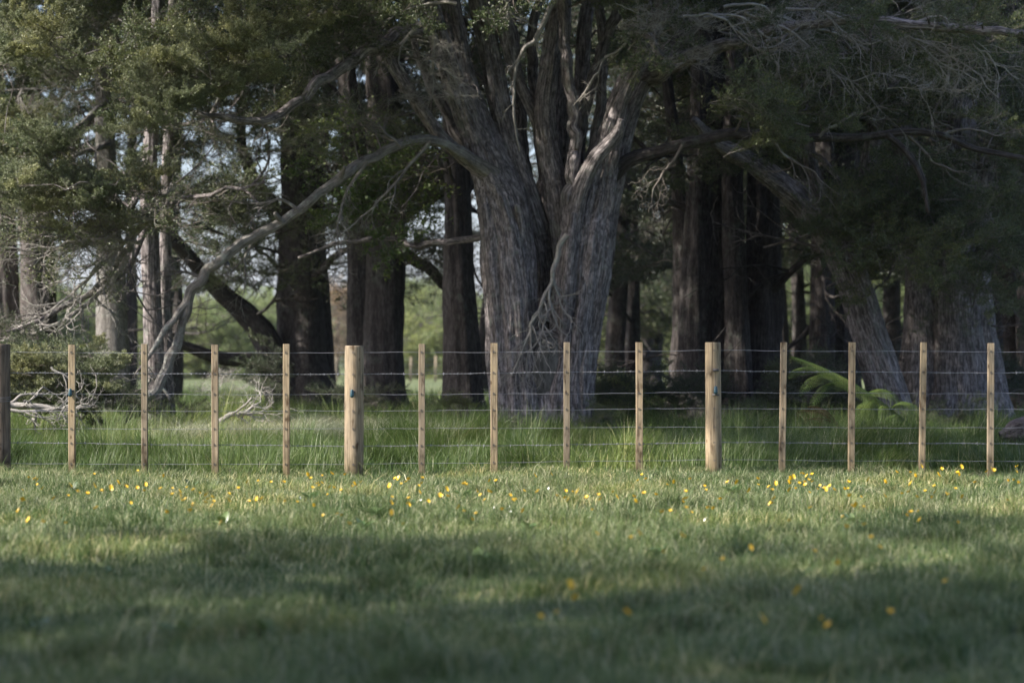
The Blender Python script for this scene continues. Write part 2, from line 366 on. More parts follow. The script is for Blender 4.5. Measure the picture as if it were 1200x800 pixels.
# ------------------------------------------------------------------ foliage boughs (shared meshes)
def seg_tubes(mb, segs, mat):
    """three-sided tapered prisms for twig segments [(p0,p1,r0,r1)]"""
    s = np.array([[*a, *b, c, d] for a, b, c, d in segs]); p0, p1, r0, r1 = s[:, :3], s[:, 3:6], s[:, 6:7], s[:, 7:8]
    t = p1 - p0; t /= np.linalg.norm(t, axis=1)[:, None] + 1e-9
    a = np.cross(t, np.array([0.3, 0.2, 0.93])); a /= np.linalg.norm(a, axis=1)[:, None] + 1e-9; b = np.cross(t, a)
    V = []
    for p, r in ((p0, r0), (p1, r1)):
        for k in range(3):
            th = k * 2.0944; V.append(p + (a * math.cos(th) + b * math.sin(th)) * r)
    V = np.stack(V, 1); n = len(s); base = np.arange(n)[:, None] * 6
    f = np.concatenate([base + np.array([k, (k + 1) % 3, 3 + (k + 1) % 3, 3 + k]) for k in range(3)])
    bark = np.tile(np.array([[0.01, 0, 0], [0, 0.01, 0], [-0.01, 0, 0]] * 2), (n, 1)) + np.repeat(np.arange(n), 6)[:, None] * 0.013
    mb.add(V.reshape(-1, 3), f, None, bark, mat)

def leaves(mb, pos, dr, ln, wd, mat, r):
    n = len(pos); dr = dr / (np.linalg.norm(dr, axis=1)[:, None] + 1e-9)
    rnd = r.normal(size=(n, 3)); sd = np.cross(dr, rnd); sd /= np.linalg.norm(sd, axis=1)[:, None] + 1e-9
    ln = ln[:, None]; wd = wd[:, None]
    V = np.stack([pos, pos + dr * ln * 0.45 + sd * wd, pos + dr * ln, pos + dr * ln * 0.45 - sd * wd], 1)
    a = np.repeat(r.random(n), 4); A = np.stack([a, a, a], 1)
    mb.add(V.reshape(-1, 3), (np.arange(n)[:, None] * 4 + np.arange(4)), None, A, mat)

def bough_mesh(name, seed, mats, L=1.6, nleaf=15, lsize=0.044, wide=0.015, bare=False, up=0.35, spread=0.62, droop=0.22):
    r = np.random.default_rng(seed); mb = MB(); segs = []; lp = []; ld = []
    def path(p, d, l, n, kink, bend):
        pts = [p]; d = d / np.linalg.norm(d)
        for k in range(n):
            d = d + r.normal(size=3) * kink + np.array([0, 0, bend]); d /= np.linalg.norm(d)
            pts.append(pts[-1] + d * l / n)
        return pts
    main = path(np.zeros(3), np.array([1, 0, 0.25]), L, 13, 0.10, -droop / 6)
    for k in range(13): segs.append((main[k], main[k + 1], 0.013 * (1 - k / 14) + 0.002, 0.013 * (1 - (k + 1) / 14) + 0.002))
    for k in range(2, 14):
        t = k / 13
        for sgn in (-1, 1):
            if r.random() < 0.12: continue
            ax = main[min(k, 12) + 1] - main[min(k, 12)]; ax /= np.linalg.norm(ax)
            sv = np.cross(ax, [0, 0, 1]) * sgn
            d = ax * 0.75 + sv * 1.0 * r.uniform(0.6, 1.2) + np.array([0, 0, r.normal(0.12, 0.28)])
            l = L * spread * (1 - 0.62 * t) * r.uniform(0.6, 1.15)
            tw = path(main[k], d, l, 6, 0.2 if bare else 0.13, 0.03 if not bare else 0.0)
            for q in range(6): segs.append((tw[q], tw[q + 1], 0.0055 * (1 - q / 7), 0.0055 * (1 - (q + 1) / 7)))
            for q in range(1, 7):
                for s2 in (-1, 1):
                    if r.random() < (0.35 if bare else 0.1): continue
                    ax2 = tw[q] - tw[q - 1]; ax2 /= np.linalg.norm(ax2)
                    d2 = ax2 * 0.8 + np.cross(ax2, [0, 0, 1]) * s2 * r.uniform(0.2, 1.0) + np.array([0, 0, up * r.uniform(-0.6, 1.6)])
                    l2 = l * 0.36 * (1.15 - q / 8) * r.uniform(0.6, 1.3) + 0.03
                    st = path(tw[q], d2, l2, 4 if bare else 3, 0.25, 0.05)
                    for u in range(len(st) - 1): segs.append((st[u], st[u + 1], 0.0026, 0.0018))
                    if bare:
                        for u in range(1, 4):
                            if r.random() < 0.5:
                                e = st[u] + r.normal(size=3) * 0.035 + ax2 * 0.03; segs.append((st[u], e, 0.0018, 0.0010))
                    else:
                        nl = r.integers(nleaf - 4, nleaf + 5); u = r.random(nl) ** 0.8
                        p = st[0] + (st[-1] - st[0]) * u[:, None] + r.normal(size=(nl, 3)) * 0.012
                        dd = (st[-1] - st[0]) / (np.linalg.norm(st[-1] - st[0]) + 1e-6)
                        lp.append(p); ld.append(dd * 0.6 + r.normal(size=(nl, 3)) * 0.55 + [0, 0, 0.25])
    seg_tubes(mb, segs, 0)
    if lp:
        lp = np.vstack(lp); ld = np.vstack(ld); n = len(lp)
        leaves(mb, lp, ld, r.uniform(0.6, 1.25, n) * lsize, r.uniform(0.7, 1.2, n) * wide * 0.5, 1, r)
    return mb.mesh(name, mats, smooth=False)

B = {}
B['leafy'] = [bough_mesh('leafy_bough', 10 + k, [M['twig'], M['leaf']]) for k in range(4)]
B['sunlit'] = [bough_mesh('leafy_bough', 20 + k, [M['twig'], M['leaf_sunlit']], nleaf=34, up=1.1, lsize=.042, wide=.015, droop=.1, spread=.5) for k in range(3)]
B['dark'] = [bough_mesh('leafy_bough', 30 + k, [M['twig'], M['leaf_shaded']], nleaf=12, lsize=0.045, wide=0.016) for k in range(3)]
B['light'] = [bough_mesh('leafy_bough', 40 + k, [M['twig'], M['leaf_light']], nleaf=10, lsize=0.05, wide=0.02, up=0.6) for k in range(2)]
B['rust'] = [bough_mesh('leafy_bough', 45, [M['twig'], M['leaf_rust']], nleaf=8, lsize=0.05, wide=0.02, up=0.6)]
B['thin'] = [bough_mesh('sparse_bough', 50 + k, [M['twig'], M['leaf']], nleaf=5, up=0.2, droop=0.5) for k in range(3)]
B['bare'] = [bough_mesh('bare_bough', 60 + k, [M['dead']], bare=True, up=0.1, droop=0.3) for k in range(3)]
B['broad'] = [bough_mesh('broad_leaved_bough', 70 + k, [M['twig'], M['leaf_broad']], nleaf=4, lsize=0.07, wide=0.04, up=0.1, droop=0.5) for k in range(1)]

def clump_mesh(name, kind, seed, n, spread):
    """a crown clump: boughs of one kind radiating from a short forked branch"""
    r = np.random.default_rng(seed); mb = MB(); src = B[kind]
    for k in range(n):
        me = src[k % len(src)]; nv = len(me.vertices); v = np.empty(nv * 3, np.float32); me.vertices.foreach_get('co', v); v = v.reshape(-1, 3)
        a = np.empty(nv * 3, np.float32); me.attributes['bark'].data.foreach_get('vector', a)
        az = r.uniform(0, 6.28); pt = r.normal(0.1, 0.4); R_ = np.array((Matrix.Rotation(az, 3, 'Z') @ Matrix.Rotation(-pt, 3, 'Y') @ Matrix.Rotation(r.uniform(-.6, .6), 3, 'X')))
        off = np.array([math.cos(az), math.sin(az), 0]) * r.uniform(0, spread) + np.array([0, 0, r.normal(0, spread * 0.45)])
        v = v @ R_.T * r.uniform(0.8, 1.15) + off
        li = np.empty(len(me.loops), np.int32); me.loops.foreach_get('vertex_index', li)
        mi = np.empty(len(me.polygons), np.int32); me.polygons.foreach_get('material_index', mi)
        f = li.reshape(-1, 4)
        mb.add(v, f[mi == 0], None, a, 0)
        mb.f4.append(f[mi == 1].astype(np.int64) + mb.n - nv); mb.m4.append(np.full(int((mi == 1).sum()), 1))
        tube(mb, [np.zeros(3), off * 0.5 + [0, 0, 0.05], off], [0.03, 0.02, 0.012], 5, 0.3)
    return mb.mesh(name, list(src[0].materials), smooth=False)
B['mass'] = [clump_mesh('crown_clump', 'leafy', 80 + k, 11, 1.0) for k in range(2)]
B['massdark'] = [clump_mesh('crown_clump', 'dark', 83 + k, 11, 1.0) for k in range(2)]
# ------------------------------------------------------------------ tree builder
class Tree:
    def __init__(s, name, base, label, group='trees standing behind the fence', bark='bark_shaded', cat='tree'):
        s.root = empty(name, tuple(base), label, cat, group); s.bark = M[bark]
        s.trunk = MB(); s.limbs = MB(); s.parts = []; s.nodes = []; s.nr = []; s.count = 0; s.hist = {}
    def note(s, p, r, minz=0.9):
        r = r[:len(p)]; k = p[:, 2] > minz; s.nodes += list(p[k][::3]); s.nr += list(r[k][::3])
    def stem(s, pts, seed=0, sides=40, step=0.06, flute=0.14, ridge=0.02, limb=False, wob=0.0, minz=1.5, taper=None, knots=0.12):
        """pts: (px, py, width_px, distance)"""
        p = [P(a, b, d) for a, b, w_, d in pts]; r = [w_ / 2 / FPX * d for a, b, w_, d in pts]
        mb_ = MB() if limb else s.trunk
        q, rr = tube(mb_, p, r, sides, step, flute, ridge, seed, 0, wob, knots)
        if limb: s.parts.append(mb_)
        s.note(q, rr, minz); return q
    def bough(s, kind, pos, az, pitch, scale, roll=None, connect=True):
        ms = B[kind]; me = ms[s.count % len(ms)]; s.count += 1
        nm = {'mass': 'crown_clump', 'massdark': 'crown_clump', 'thin': 'sparse_bough', 'bare': 'bare_bough', 'broad': 'broad_leaved_bough'}.get(kind, 'leafy_bough')
        s.hist[nm] = s.hist.get(nm, 0) + 1
        o = bpy.data.objects.new(nm, me)
        COL.objects.link(o); o.parent = s.root; o.matrix_parent_inverse = Matrix.Translation(s.root.location).inverted()
        roll = random.uniform(-0.5, 0.5) if roll is None else roll
        Mx = Matrix.Rotation(az, 4, 'Z') @ Matrix.Rotation(-pitch, 4, 'Y') @ Matrix.Rotation(roll, 4, 'X')
        o.location = pos; o.rotation_euler = Mx.to_euler(); o.scale = (scale,) * 3
        if connect and s.nodes: s.connect(np.array(pos, float), 0.012 * scale, np.array([math.cos(az), math.sin(az), 0]))
    def connect(s, b, rad, dr):
        nd = np.array(s.nodes); d = np.linalg.norm((nd - b) * [1, 1, 1.0], axis=1) + np.clip(nd[:, 2] - b[2] - 0.5, 0, None) * 0.6
        i = int(d.argmin()); a = nd[i]; ln = np.linalg.norm(b - a)
        if ln < 0.15: return
        r0 = min(s.nr[i] * 0.8, rad + 0.010 * ln)
        m1 = a + (b - a) * 0.35 + np.array([0, 0, 0.10 * ln]) + rng.normal(size=3) * 0.07 * ln
        m2 = a + (b - a) * 0.7 + np.array([0, 0, 0.05 * ln]) + rng.normal(size=3) * 0.06 * ln
        pts = [a, m1, m2, b]
        q, rr = tube(s.limbs, pts, [r0, r0 * 0.8, rad * 1.2, rad], 6, max(0.12, ln / 14), 0, 0, int(s.count), 0, 0.03 * ln)
        s.nodes += list(q[2::2]); s.nr += list(rr[2::2])
    def cloud(s, kind, cx, cy, rx, ry, d0, d1, n, s0=0.7, s1=1.2, droop=0.0, centre=None, bias=None):
        """n boughs inside an ellipse of the picture, between distances d0 and d1"""
        items = []
        for k in range(n):
            a = random.uniform(0, 2 * math.pi); q = math.sqrt(random.random())
            d = random.uniform(d0, d1); pos = P(cx + rx * q * math.cos(a), cy + ry * q * math.sin(a), d)
            c = centre if centre is not None else np.array(s.root.location)
            az = math.atan2(pos[1] - c[1], pos[0] - c[0]) + random.gauss(0, 0.9) if bias is None else bias + random.gauss(0, 0.55)
            sc = random.uniform(s0, s1); dv = np.array([math.cos(az), math.sin(az), 0]) * 0.75 * sc
            items.append((pos - dv, az, random.gauss(0.05 - droop, 0.22), sc))
        if s.nodes:
            nd = np.array(s.nodes); items.sort(key=lambda t: np.linalg.norm(nd - t[0], axis=1).min())
        for pos, az, pt, sc in items:
            pos[2] = max(pos[2], 0.25); s.bough(kind, tuple(pos), az, pt, sc)
    def line(s, kind, pts, d0, d1, n, s0, s1, thick=10):
        """layered boughs following a line in the picture"""
        pts = np.array(pts, float); t = np.linspace(0, len(pts) - 1.001, n); items = []
        for u in t:
            i = int(u); p = pts[i] + (pts[i + 1] - pts[i]) * (u - i); d = random.uniform(d0, d1)
            pos = P(p[0] + random.gauss(0, 6), p[1] + random.gauss(0, thick), d); sc = random.uniform(s0, s1); az = random.uniform(-2.6, -0.5) if random.random() < .6 else random.uniform(0, 6.28)
            s.bough(kind, tuple(pos - np.array([math.cos(az), math.sin(az), 0]) * .6 * sc), az, random.gauss(.12, .12), sc, random.gauss(0, .2))
    def shade(s, kind, x0, x1, y0, y1, z0, z1, n, sc0, sc1, edge=None):
        """canopy boughs placed so that their shade falls on the ground rectangle"""
        items = []
        while len(items) < n:
            gx, gy = random.uniform(x0, x1), random.uniform(y0, y1)
            if edge and not edge(gx, gy): continue
            z = random.uniform(z0, z1); k = z / SUN.z
            pos = np.array([gx + SUN.x * k, gy + SUN.y * k, z]); az = random.uniform(0, 6.28); sc = random.uniform(sc0, sc1)
            items.append((pos - np.array([math.cos(az), math.sin(az), 0]) * 0.8 * sc, az, sc))
        nd = np.array(s.nodes); items.sort(key=lambda t: np.linalg.norm(nd - t[0], axis=1).min())
        for pos, az, sc in items: s.bough(kind, tuple(pos), az, random.gauss(0, 0.15), sc)
    def tangle(s, n, l0, seed, pitch=0.15):
        r = np.random.default_rng(seed); nd = [(p, q) for p, q in zip(s.nodes[:s.nstem], s.nr[:s.nstem]) if 1.2 < p[2] < 8]
        if not nd: return
        for k in range(n):
            p, q = nd[int(r.integers(len(nd)))]; az = r.uniform(0, 6.28); d = np.array([math.cos(az), math.sin(az) * .7, r.normal(pitch, .35)])
            def fork(a, d, l, rd, lev):
                pts = [a]; d = d / np.linalg.norm(d); m_ = 6
                for j in range(m_):
                    d = d + r.normal(size=3) * .24 + [0, 0, .02]; d /= np.linalg.norm(d); pts.append(pts[-1] + d * l / m_)
                    if lev < 3 and r.random() < .5: fork(pts[-1], d + r.normal(size=3) * .65, l * .55, rd * .55, lev + 1)
                tube(s.limbs, pts, np.linspace(rd, rd * .4, m_ + 1), 5 if lev else 8, l / 12, 0, 0, seed + k)
            fork(p, d, l0 * r.uniform(.6, 1.2), min(q * .5, .02 + .022 * r.random()), 0)
    def done(s):
        if s.trunk.n: s.trunk.obj('trunk', s.bark, s.root)
        for p in s.parts: p.obj('limb', s.bark, s.root)
        if s.limbs.n: s.limbs.obj('branches', s.bark, s.root)

def dead_branch(mb, pts, w0, d, seed, side=1, n=9, l0=0.7, droop=-0.5, mat=0):
    """a bare crooked branch with forked side twigs; pts in picture coordinates"""
    r = np.random.default_rng(seed)
    p = [P(a, b_, d + k * 0.02) for k, (a, b_) in enumerate(pts)]; rad = np.linspace(w0, w0 * 0.25, len(p)) / 2 / FPX * d
    q, rr = tube(mb, p, rad, 8, .05, 0, 0, seed, mat, .05)
    def fork(a, dr, l, rd, lev):
        pts2 = [a]; dd = dr / np.linalg.norm(dr)
        for k in range(5):
            dd = dd + r.normal(size=3) * 0.28 + np.array([0, 0, droop * 0.12]); dd /= np.linalg.norm(dd); pts2.append(pts2[-1] + dd * l / 5)
            if lev < 2 and r.random() < 0.62: fork(pts2[-1], dd + r.normal(size=3) * 0.7, l * 0.5, rd * 0.6, lev + 1)
        tube(mb, pts2, np.linspace(rd, rd * 0.35, 6), 5, l / 8, 0, 0, seed, mat)
    for k in range(n):
        i = int(len(q) * (0.25 + 0.72 * k / n)); t = q[min(i + 1, len(q) - 1)] - q[i - 1]; t /= np.linalg.norm(t)
        fork(q[i], t * 0.8 + np.array([r.uniform(-1, 1), r.uniform(-.5, .5), r.uniform(-.5, .3)]) * 0.8, l0 * r.uniform(.5, 1.1), rr[i] * 0.6, 0)

# ------------------------------------------------------------------ main tree
D = 32.0
T = Tree('spreading_conifer', P(635, 515, D), 'huge many-stemmed tree with fluted grey trunk in the middle, one limb drooping to the ground', bark='bark')
kw = dict(sides=180, step=0.028, flute=0.19, ridge=0.028)
T.stem([(606, 528, 78, D - .5), (606, 500, 60, D - .5), (602, 400, 58, D - .5), (597, 320, 60, D - .5), (589, 255, 52, D - .45), (570, 200, 36, D - .4), (549, 145, 25, D - .4), (530, 92, 21, D - .45), (512, 35, 19, D - .5), (496, -30, 18, D - .5), (470, -160, 17, D - .5), (430, -340, 18, D - .8)], 1, **kw)
T.stem([(597, 310, 44, D - .3), (597, 240, 42, D - .25), (580, 185, 31, D - .2), (561, 140, 24, D - .1), (546, 95, 22, D), (535, 45, 21, D), (522, -20, 20, D), (490, -140, 22, D), (500, -320, 16, D)], 2, sides=100, step=0.04, flute=.14, ridge=.02)
T.stem([(666, 528, 60, D - .35), (664, 500, 46, D - .35), (669, 430, 54, D - .4), (677, 365, 58, D - .45), (685, 295, 58, D - .45), (697, 240, 42, D - .4), (709, 186, 30, D - .4), (725, 120, 21, D - .5), (753, 60, 18, D - .6), (776, 0, 16, D - .7), (800, -120, 26, D - .9), (850, -320, 18, D - 1.2)], 3, **kw)
T.stem([(672, 526, 50, D + .0), (677, 470, 34, D), (684, 410, 28, D), (694, 350, 30, D), (704, 290, 28, D), (714, 225, 26, D), (732, 150, 20, D), (757, 92, 16, D - .1), (800, 42, 14, D - .2), (860, -20, 15, D - .3), (930, -120, 18, D - .5), (980, -300, 12, D - .8)], 4, sides=110, step=0.035, flute=.2, ridge=.024)
T.stem([(638, 528, 84, D + .3), (636, 440, 64, D + .35), (642, 340, 56, D + .75), (645, 255, 50, D + .9), (650, 190, 30, D + .9), (654, 100, 20, D + .9), (658, 0, 18, D + .8), (650, -160, 30, D + .4), (640, -360, 20, D + .2)], 5, **kw)
T.stem([(648, 520, 62, D - .45), (644, 480, 56, D - .5), (641, 450, 48, D - .42), (642, 415, 40, D - .3), (646, 375, 30, D - .0), (650, 330, 16, D + .3)], 6, sides=90, step=0.03, flute=.25, ridge=.02)
T.stem([(640, 470, 22, D + .25), (640, 400, 26, D + .25), (640, 345, 28, D + .22), (637, 300, 28, D + .12), (622, 245, 28, D - .1), (604, 190, 25, D - .1), (589, 135, 23, D), (576, 68, 22, D + .1), (562, 5, 22, D + .1), (540, -120, 24, D + .1), (520, -300, 14, D)], 7, sides=90, step=.04, flute=.15, ridge=.02)
T.stem([(664, 420, 22, D + .05), (658, 340, 22, D + .1), (654, 280, 20, D + .08), (652, 236, 18, D), (642, 180, 15, D), (627, 138, 13, D - .05), (606, 90, 12, D), (592, 30, 17, D), (582, -60, 15, D), (575, -200, 9, D)], 8, sides=60, step=.05, flute=.12, ridge=.014)
T.stem([(670, 420, 34, D - .1), (668, 360, 32, D - .15), (664, 310, 30, D - .2), (655, 245, 27, D - .25), (643, 180, 25, D - .2), (638, 130, 23, D - .2), (643, 80, 21, D - .15), (650, 30, 19, D - .1), (654, -30, 18, D - .1), (600, -200, 14, D - .1)], 9, sides=80, step=.04, flute=.16, ridge=.018)
T.stem([(672, 400, 22, D - .35), (673, 350, 20, D - .45), (672, 300, 18, D - .55), (668, 250, 16, D - .62), (673, 170, 13, D - .6), (669, 110, 12, D - .55), (662, 50, 11, D - .5), (661, -20, 10, D - .5), (664, -120, 7, D - .5)], 10, sides=36, step=.05, flute=.12, ridge=.01, knots=.4, wob=.05)
T.stem([(658, 390, 24, D - .35), (660, 345, 24, D - .5), (664, 300, 24, D - .6), (672, 262, 20, D - .66), (680, 225, 19, D - .7), (697, 188, 17, D - .75), (722, 158, 13, D - .8), (728, 140, 6, D - .85)], 11, sides=50, step=.04, flute=.15, ridge=.014)
T.stem([(602, 240, 28, D - .4), (570, 205, 20, D - .5), (545, 186, 16, D - .5), (515, 158, 14, D - .55), (488, 120, 13, D - .6), (458, 74, 11, D - .6), (440, 30, 8, D - .7), (425, -30, 5, D - .8)], 12, sides=40, step=.05, flute=.1, ridge=.012, limb=True)
for k, th_ in enumerate([[(618, 230, 16), (610, 160, 14), (604, 80, 12), (598, 0, 11), (590, -120, 8)], [(668, 210, 16), (684, 130, 14), (706, 60, 12), (738, -30, 10), (770, -140, 6)],
                         [(690, 210, 15), (703, 130, 12), (706, 60, 10), (700, -20, 9), (696, -140, 6)], [(640, 210, 16), (630, 130, 13), (622, 60, 11), (634, -20, 10), (640, -140, 7)], [(560, 200, 13), (520, 130, 10), (488, 60, 8), (470, -20, 6)]]):
    T.stem([(a, b_, w_, D + .45) for a, b_, w_ in th_], 430 + k, sides=30, step=.06, flute=.15, ridge=.012, wob=.04)
T.stem([(676, 190, 16, D + .6), (682, 80, 15, D + .8), (690, 0, 14, D + .9), (720, -150, 26, D + 1), (760, -330, 14, D + 1.2)], 13, sides=70, step=.06, flute=.14, ridge=.02)
for k, rib in enumerate([[(682, 505, 20), (684, 440, 15), (690, 380, 13), (699, 320, 13), (708, 270, 10)], [(655, 510, 26), (653, 470, 18), (660, 420, 14), (664, 360, 13), (668, 300, 12), (672, 250, 9)],
                         [(680, 512, 24), (672, 465, 17), (676, 410, 14), (684, 350, 12), (690, 300, 10)], [(625, 512, 24), (622, 470, 18), (620, 420, 13), (619, 350, 12), (615, 290, 11), (607, 240, 8)],
                         [(596, 512, 24), (588, 470, 16), (582, 410, 14), (578, 350, 12), (574, 290, 11), (568, 240, 8)], [(608, 512, 24), (604, 460, 16), (600, 400, 13), (597, 330, 12), (590, 270, 10), (580, 225, 7)],
                         [(640, 512, 24), (634, 485, 20), (622, 462, 14), (616, 440, 8)], [(660, 510, 22), (662, 478, 18), (668, 455, 12), (670, 430, 6)]]):
    T.stem([(a, b_, w_, D - (.78 if 590 < a < 615 or 640 < a < 690 else .62) + (.16 if b_ > 500 else 0)) for a, b_, w_ in rib], 400 + k, sides=30, step=.04, flute=.2, ridge=.012, minz=90)
# long limb to the right
keep_parts = T.parts; T.parts = []; tw = MB()
T.stem([(705, 215, 22, D - .2), (738, 188, 16, D - .4), (770, 178, 13, D - .5), (810, 168, 13, D - .6), (860, 157, 13, D - .7), (920, 160, 11, D - .8), (1000, 161, 9, D - .9), (1060, 155, 8, D - 1), (1100, 158, 7, D - 1.1), (1150, 176, 6, D - 1.2), (1230, 190, 5, D - 1.3)], 14, sides=40, step=.06, flute=.1, ridge=.012, limb=True, wob=.01)
T.stem([(1040, 158, 8, D - 1), (1062, 178, 7, D - 1.1), (1080, 208, 6, D - 1.2), (1088, 250, 4, D - 1.2)], 15, sides=16, step=.08, flute=.1, ridge=.006, limb=True)
for k, pts_ in enumerate([[(900, 160), (925, 185), (955, 205), (985, 230)], [(1100, 158), (1130, 150), (1165, 158), (1210, 150)], [(960, 160), (990, 140), (1030, 128), (1060, 130)], [(800, 170), (780, 200), (765, 225), (760, 250)], [(1060, 156), (1100, 190), (1140, 205)]]):
    dead_branch(tw, pts_, 4, D - 1, 500 + k, n=6, l0=.6, droop=-.4)
o = T.parts[0].obj('long_limb', M['bark_shaded'], T.root); o['label'] = 'long dark limb reaching level to the right edge'  # same tree's bark in the darker copy, shade painted into the limb
T.parts[1].obj('limb', M['bark_shaded'], T.root); tw.obj('side_twigs', M['twig'], T.root); T.parts = keep_parts
T.stem([(757, 90, 22, D - .1), (790, 74, 20, D - .6), (830, 60, 16, D - 1), (880, 44, 13, D - 1.4), (940, 30, 10, D - 1.8), (1020, 26, 9, D - 2.2), (1110, 34, 9, D - 2.4), (1210, 40, 8, D - 2.6)], 16, sides=30, step=.07, flute=.1, ridge=.01, limb=True, wob=.06)
# burnt-off pale stub at the upper right stem
T.stem([(762, 62, 12, D - 1.0), (742, 36, 12, D - 1.3), (760, 42, 9, D - 1.5), (771, 60, 6, D - 1.6), (785, 78, 5, D - 1.6), (800, 74, 2, D - 1.6)], 17, sides=20, step=.04, flute=.2, ridge=.006, limb=True)
# right-hand branch that crosses to the big pine on the left of the frame top
T.stem([(520, 30, 14, D - .4), (470, 40, 14, D - .9), (430, 62, 13, D - 1.3), (380, 92, 12, D - 1.6), (330, 128, 10, D - 1.9), (290, 142, 8, D - 2.1), (230, 132, 5, D - 2.4)], 18, sides=24, step=.07, flute=.12, ridge=.01, limb=True, wob=.06)
main_nodes_before = len(T.nodes)
# drooping limb: a part of its own
mb = MB()
dl = [(580, 205, 24, D - .5), (548, 184, 19, D - .7), (520, 168, 14, D - .9), (490, 164, 13, D - 1.1), (455, 176, 13, D - 1.3), (410, 200, 13, D - 1.5), (370, 230, 12, D - 1.6), (325, 262, 12, D - 1.7), (280, 288, 13, D - 1.8), (245, 315, 13, D - 1.9), (224, 345, 14, D - 1.9), (215, 375, 13, D - 1.9), (203, 412, 14, D - 1.9), (186, 450, 13, D - 1.9), (165, 475, 12, D - 1.9), (140, 496, 9, D - 1.9)]
dl = [(a, b_, w_ * .8, d) for a, b_, w_, d in dl]
q, rr = tube(mb, [P(a, b_, d) for a, b_, w_, d in dl], [w_ / 2 / FPX * d for a, b_, w_, d in dl], 36, .05, .1, .008, 31, 0, .035, .22)
T.note(q[:len(q) * 6 // 10], rr)
dl2 = [(222, 352, 9, D - 1.9), (200, 378, 7, D - 2), (186, 400, 6, D - 2.05), (170, 425, 4, D - 2.1), (158, 440, 2, D - 2.1)]
tube(mb, [P(a, b_, d) for a, b_, w_, d in dl2], [w_ / 2 / FPX * d for a, b_, w_, d in dl2], 12, .06, 0, .004, 32, 0, .04)
for k, pts_ in enumerate([[(505, 166), (470, 205), (440, 240), (405, 268), (370, 276)], [(430, 190), (405, 230), (395, 262), (398, 300)], [(350, 246), (330, 236), (300, 240), (270, 236)], [(300, 276), (285, 310), (290, 340)], [(470, 172), (450, 150), (420, 140)], [(238, 325), (218, 318), (200, 322)]]):
    dead_branch(mb, pts_, 4.5, D - 1.7, 600 + k, n=7, l0=.45, droop=-.5)
for a_, b_, c_, d_ in [(400, 207, 404, 196), (330, 260, 322, 250), (262, 303, 268, 314), (209, 395, 199, 392)]:
    tube(mb, [P(a_, b_, D - 1.75), P((a_ + c_) / 2, (b_ + d_) / 2, D - 1.8), P(c_, d_, D - 1.9)], [.045, .032, .022], 9, .03, .2, .006, int(a_))
o = mb.obj('drooping_limb', M['bark_pale'], T.root); o['label'] = 'long pale grey limb arching down to the grass'
# smooth oval scar low on the trunk
mb = MB(); c0 = P(641, 430, D - .80); th = np.linspace(0, 2 * math.pi, 33)[:-1]; rows = []
for k, t in enumerate(np.linspace(0, 1, 9)):
    rr = math.cos(t * math.pi / 2) ** 0.7
    rows.append(np.stack([c0[0] + 0.25 * rr * np.cos(th) + 0.05 * (np.sin(th)), c0[1] + 0.11 - 0.15 * math.sin(t * math.pi / 2) + 0 * th, c0[2] + 0.42 * rr * np.sin(th)], 1))
v = np.vstack(rows); i = np.arange(8)[:, None] * 32; j = np.arange(32)[None, :]; j2 = (j + 1) % 32
mb.add(v, np.stack([i + j, i + j2, i + 32 + j2, i + 32 + j], 2).reshape(-1, 4), None, v)
mb.obj('scar', M['scar'], T.root)
mb = MB(); tt = np.linspace(0, 2 * math.pi, 22)
tube(mb, [c0 + np.array([0.27 * math.cos(t), 0.09 + .03 * math.sin(t * 3), 0.44 * math.sin(t)]) for t in tt], .055 + .018 * np.sin(tt * 3 + 1), 16, .04, .25, .012, 44)
mb.obj('scar_lip', M['bark'], T.root)

mb = MB()
dead_branch(mb, [(665, 275), (655, 290), (649, 312), (645, 335), (636, 350), (625, 372), (620, 395), (610, 420), (600, 440)], 7, D - 1.15, 1, n=20, l0=0.7, droop=-1)
mb.obj('bare_hanging_branch', M['dead'], T.root)
mb = MB()
dead_branch(mb, [(650, 0), (640, 18), (632, 38), (618, 52), (607, 68), (603, 95), (601, 120), (604, 150), (609, 178)], 7, D - 1.1, 2, n=5, l0=0.3, droop=-1)
dead_branch(mb, [(590, -5), (600, 15), (612, 28), (630, 33)], 4, D - 1.2, 3, n=3, l0=0.25)
dead_branch(mb, [(737, 45), (725, 60), (708, 75), (695, 95), (684, 112), (672, 124)], 4, D - 1.2, 4, n=6, l0=0.35)
dead_branch(mb, [(535, 5), (515, 4), (490, 8), (470, 14), (445, 30)], 5, D - 1.3, 5, n=6, l0=.5)
dead_branch(mb, [(508, 40), (506, 70), (507, 100), (505, 118)], 4, D - 1, 6, n=5, l0=.45, droop=-1)
dead_branch(mb, [(500, 20), (470, 50), (440, 60), (400, 78)], 6, D - 1.2, 7, n=9, l0=.7, droop=-1)
for k in range(12):
    x = 860 + 24 * k; y = random.uniform(15, 60)
    dead_branch(mb, [(x - 60, y - 10), (x - 20, y + random.uniform(-15, 15)), (x + 30, y + random.uniform(0, 40)), (x + 70, y + random.uniform(10, 70))], 4, D - random.uniform(1.6, 2.6), 100 + k, n=9, l0=.75, droop=-.6)
mb.obj('bare_twigs', M['dead'], T.root)
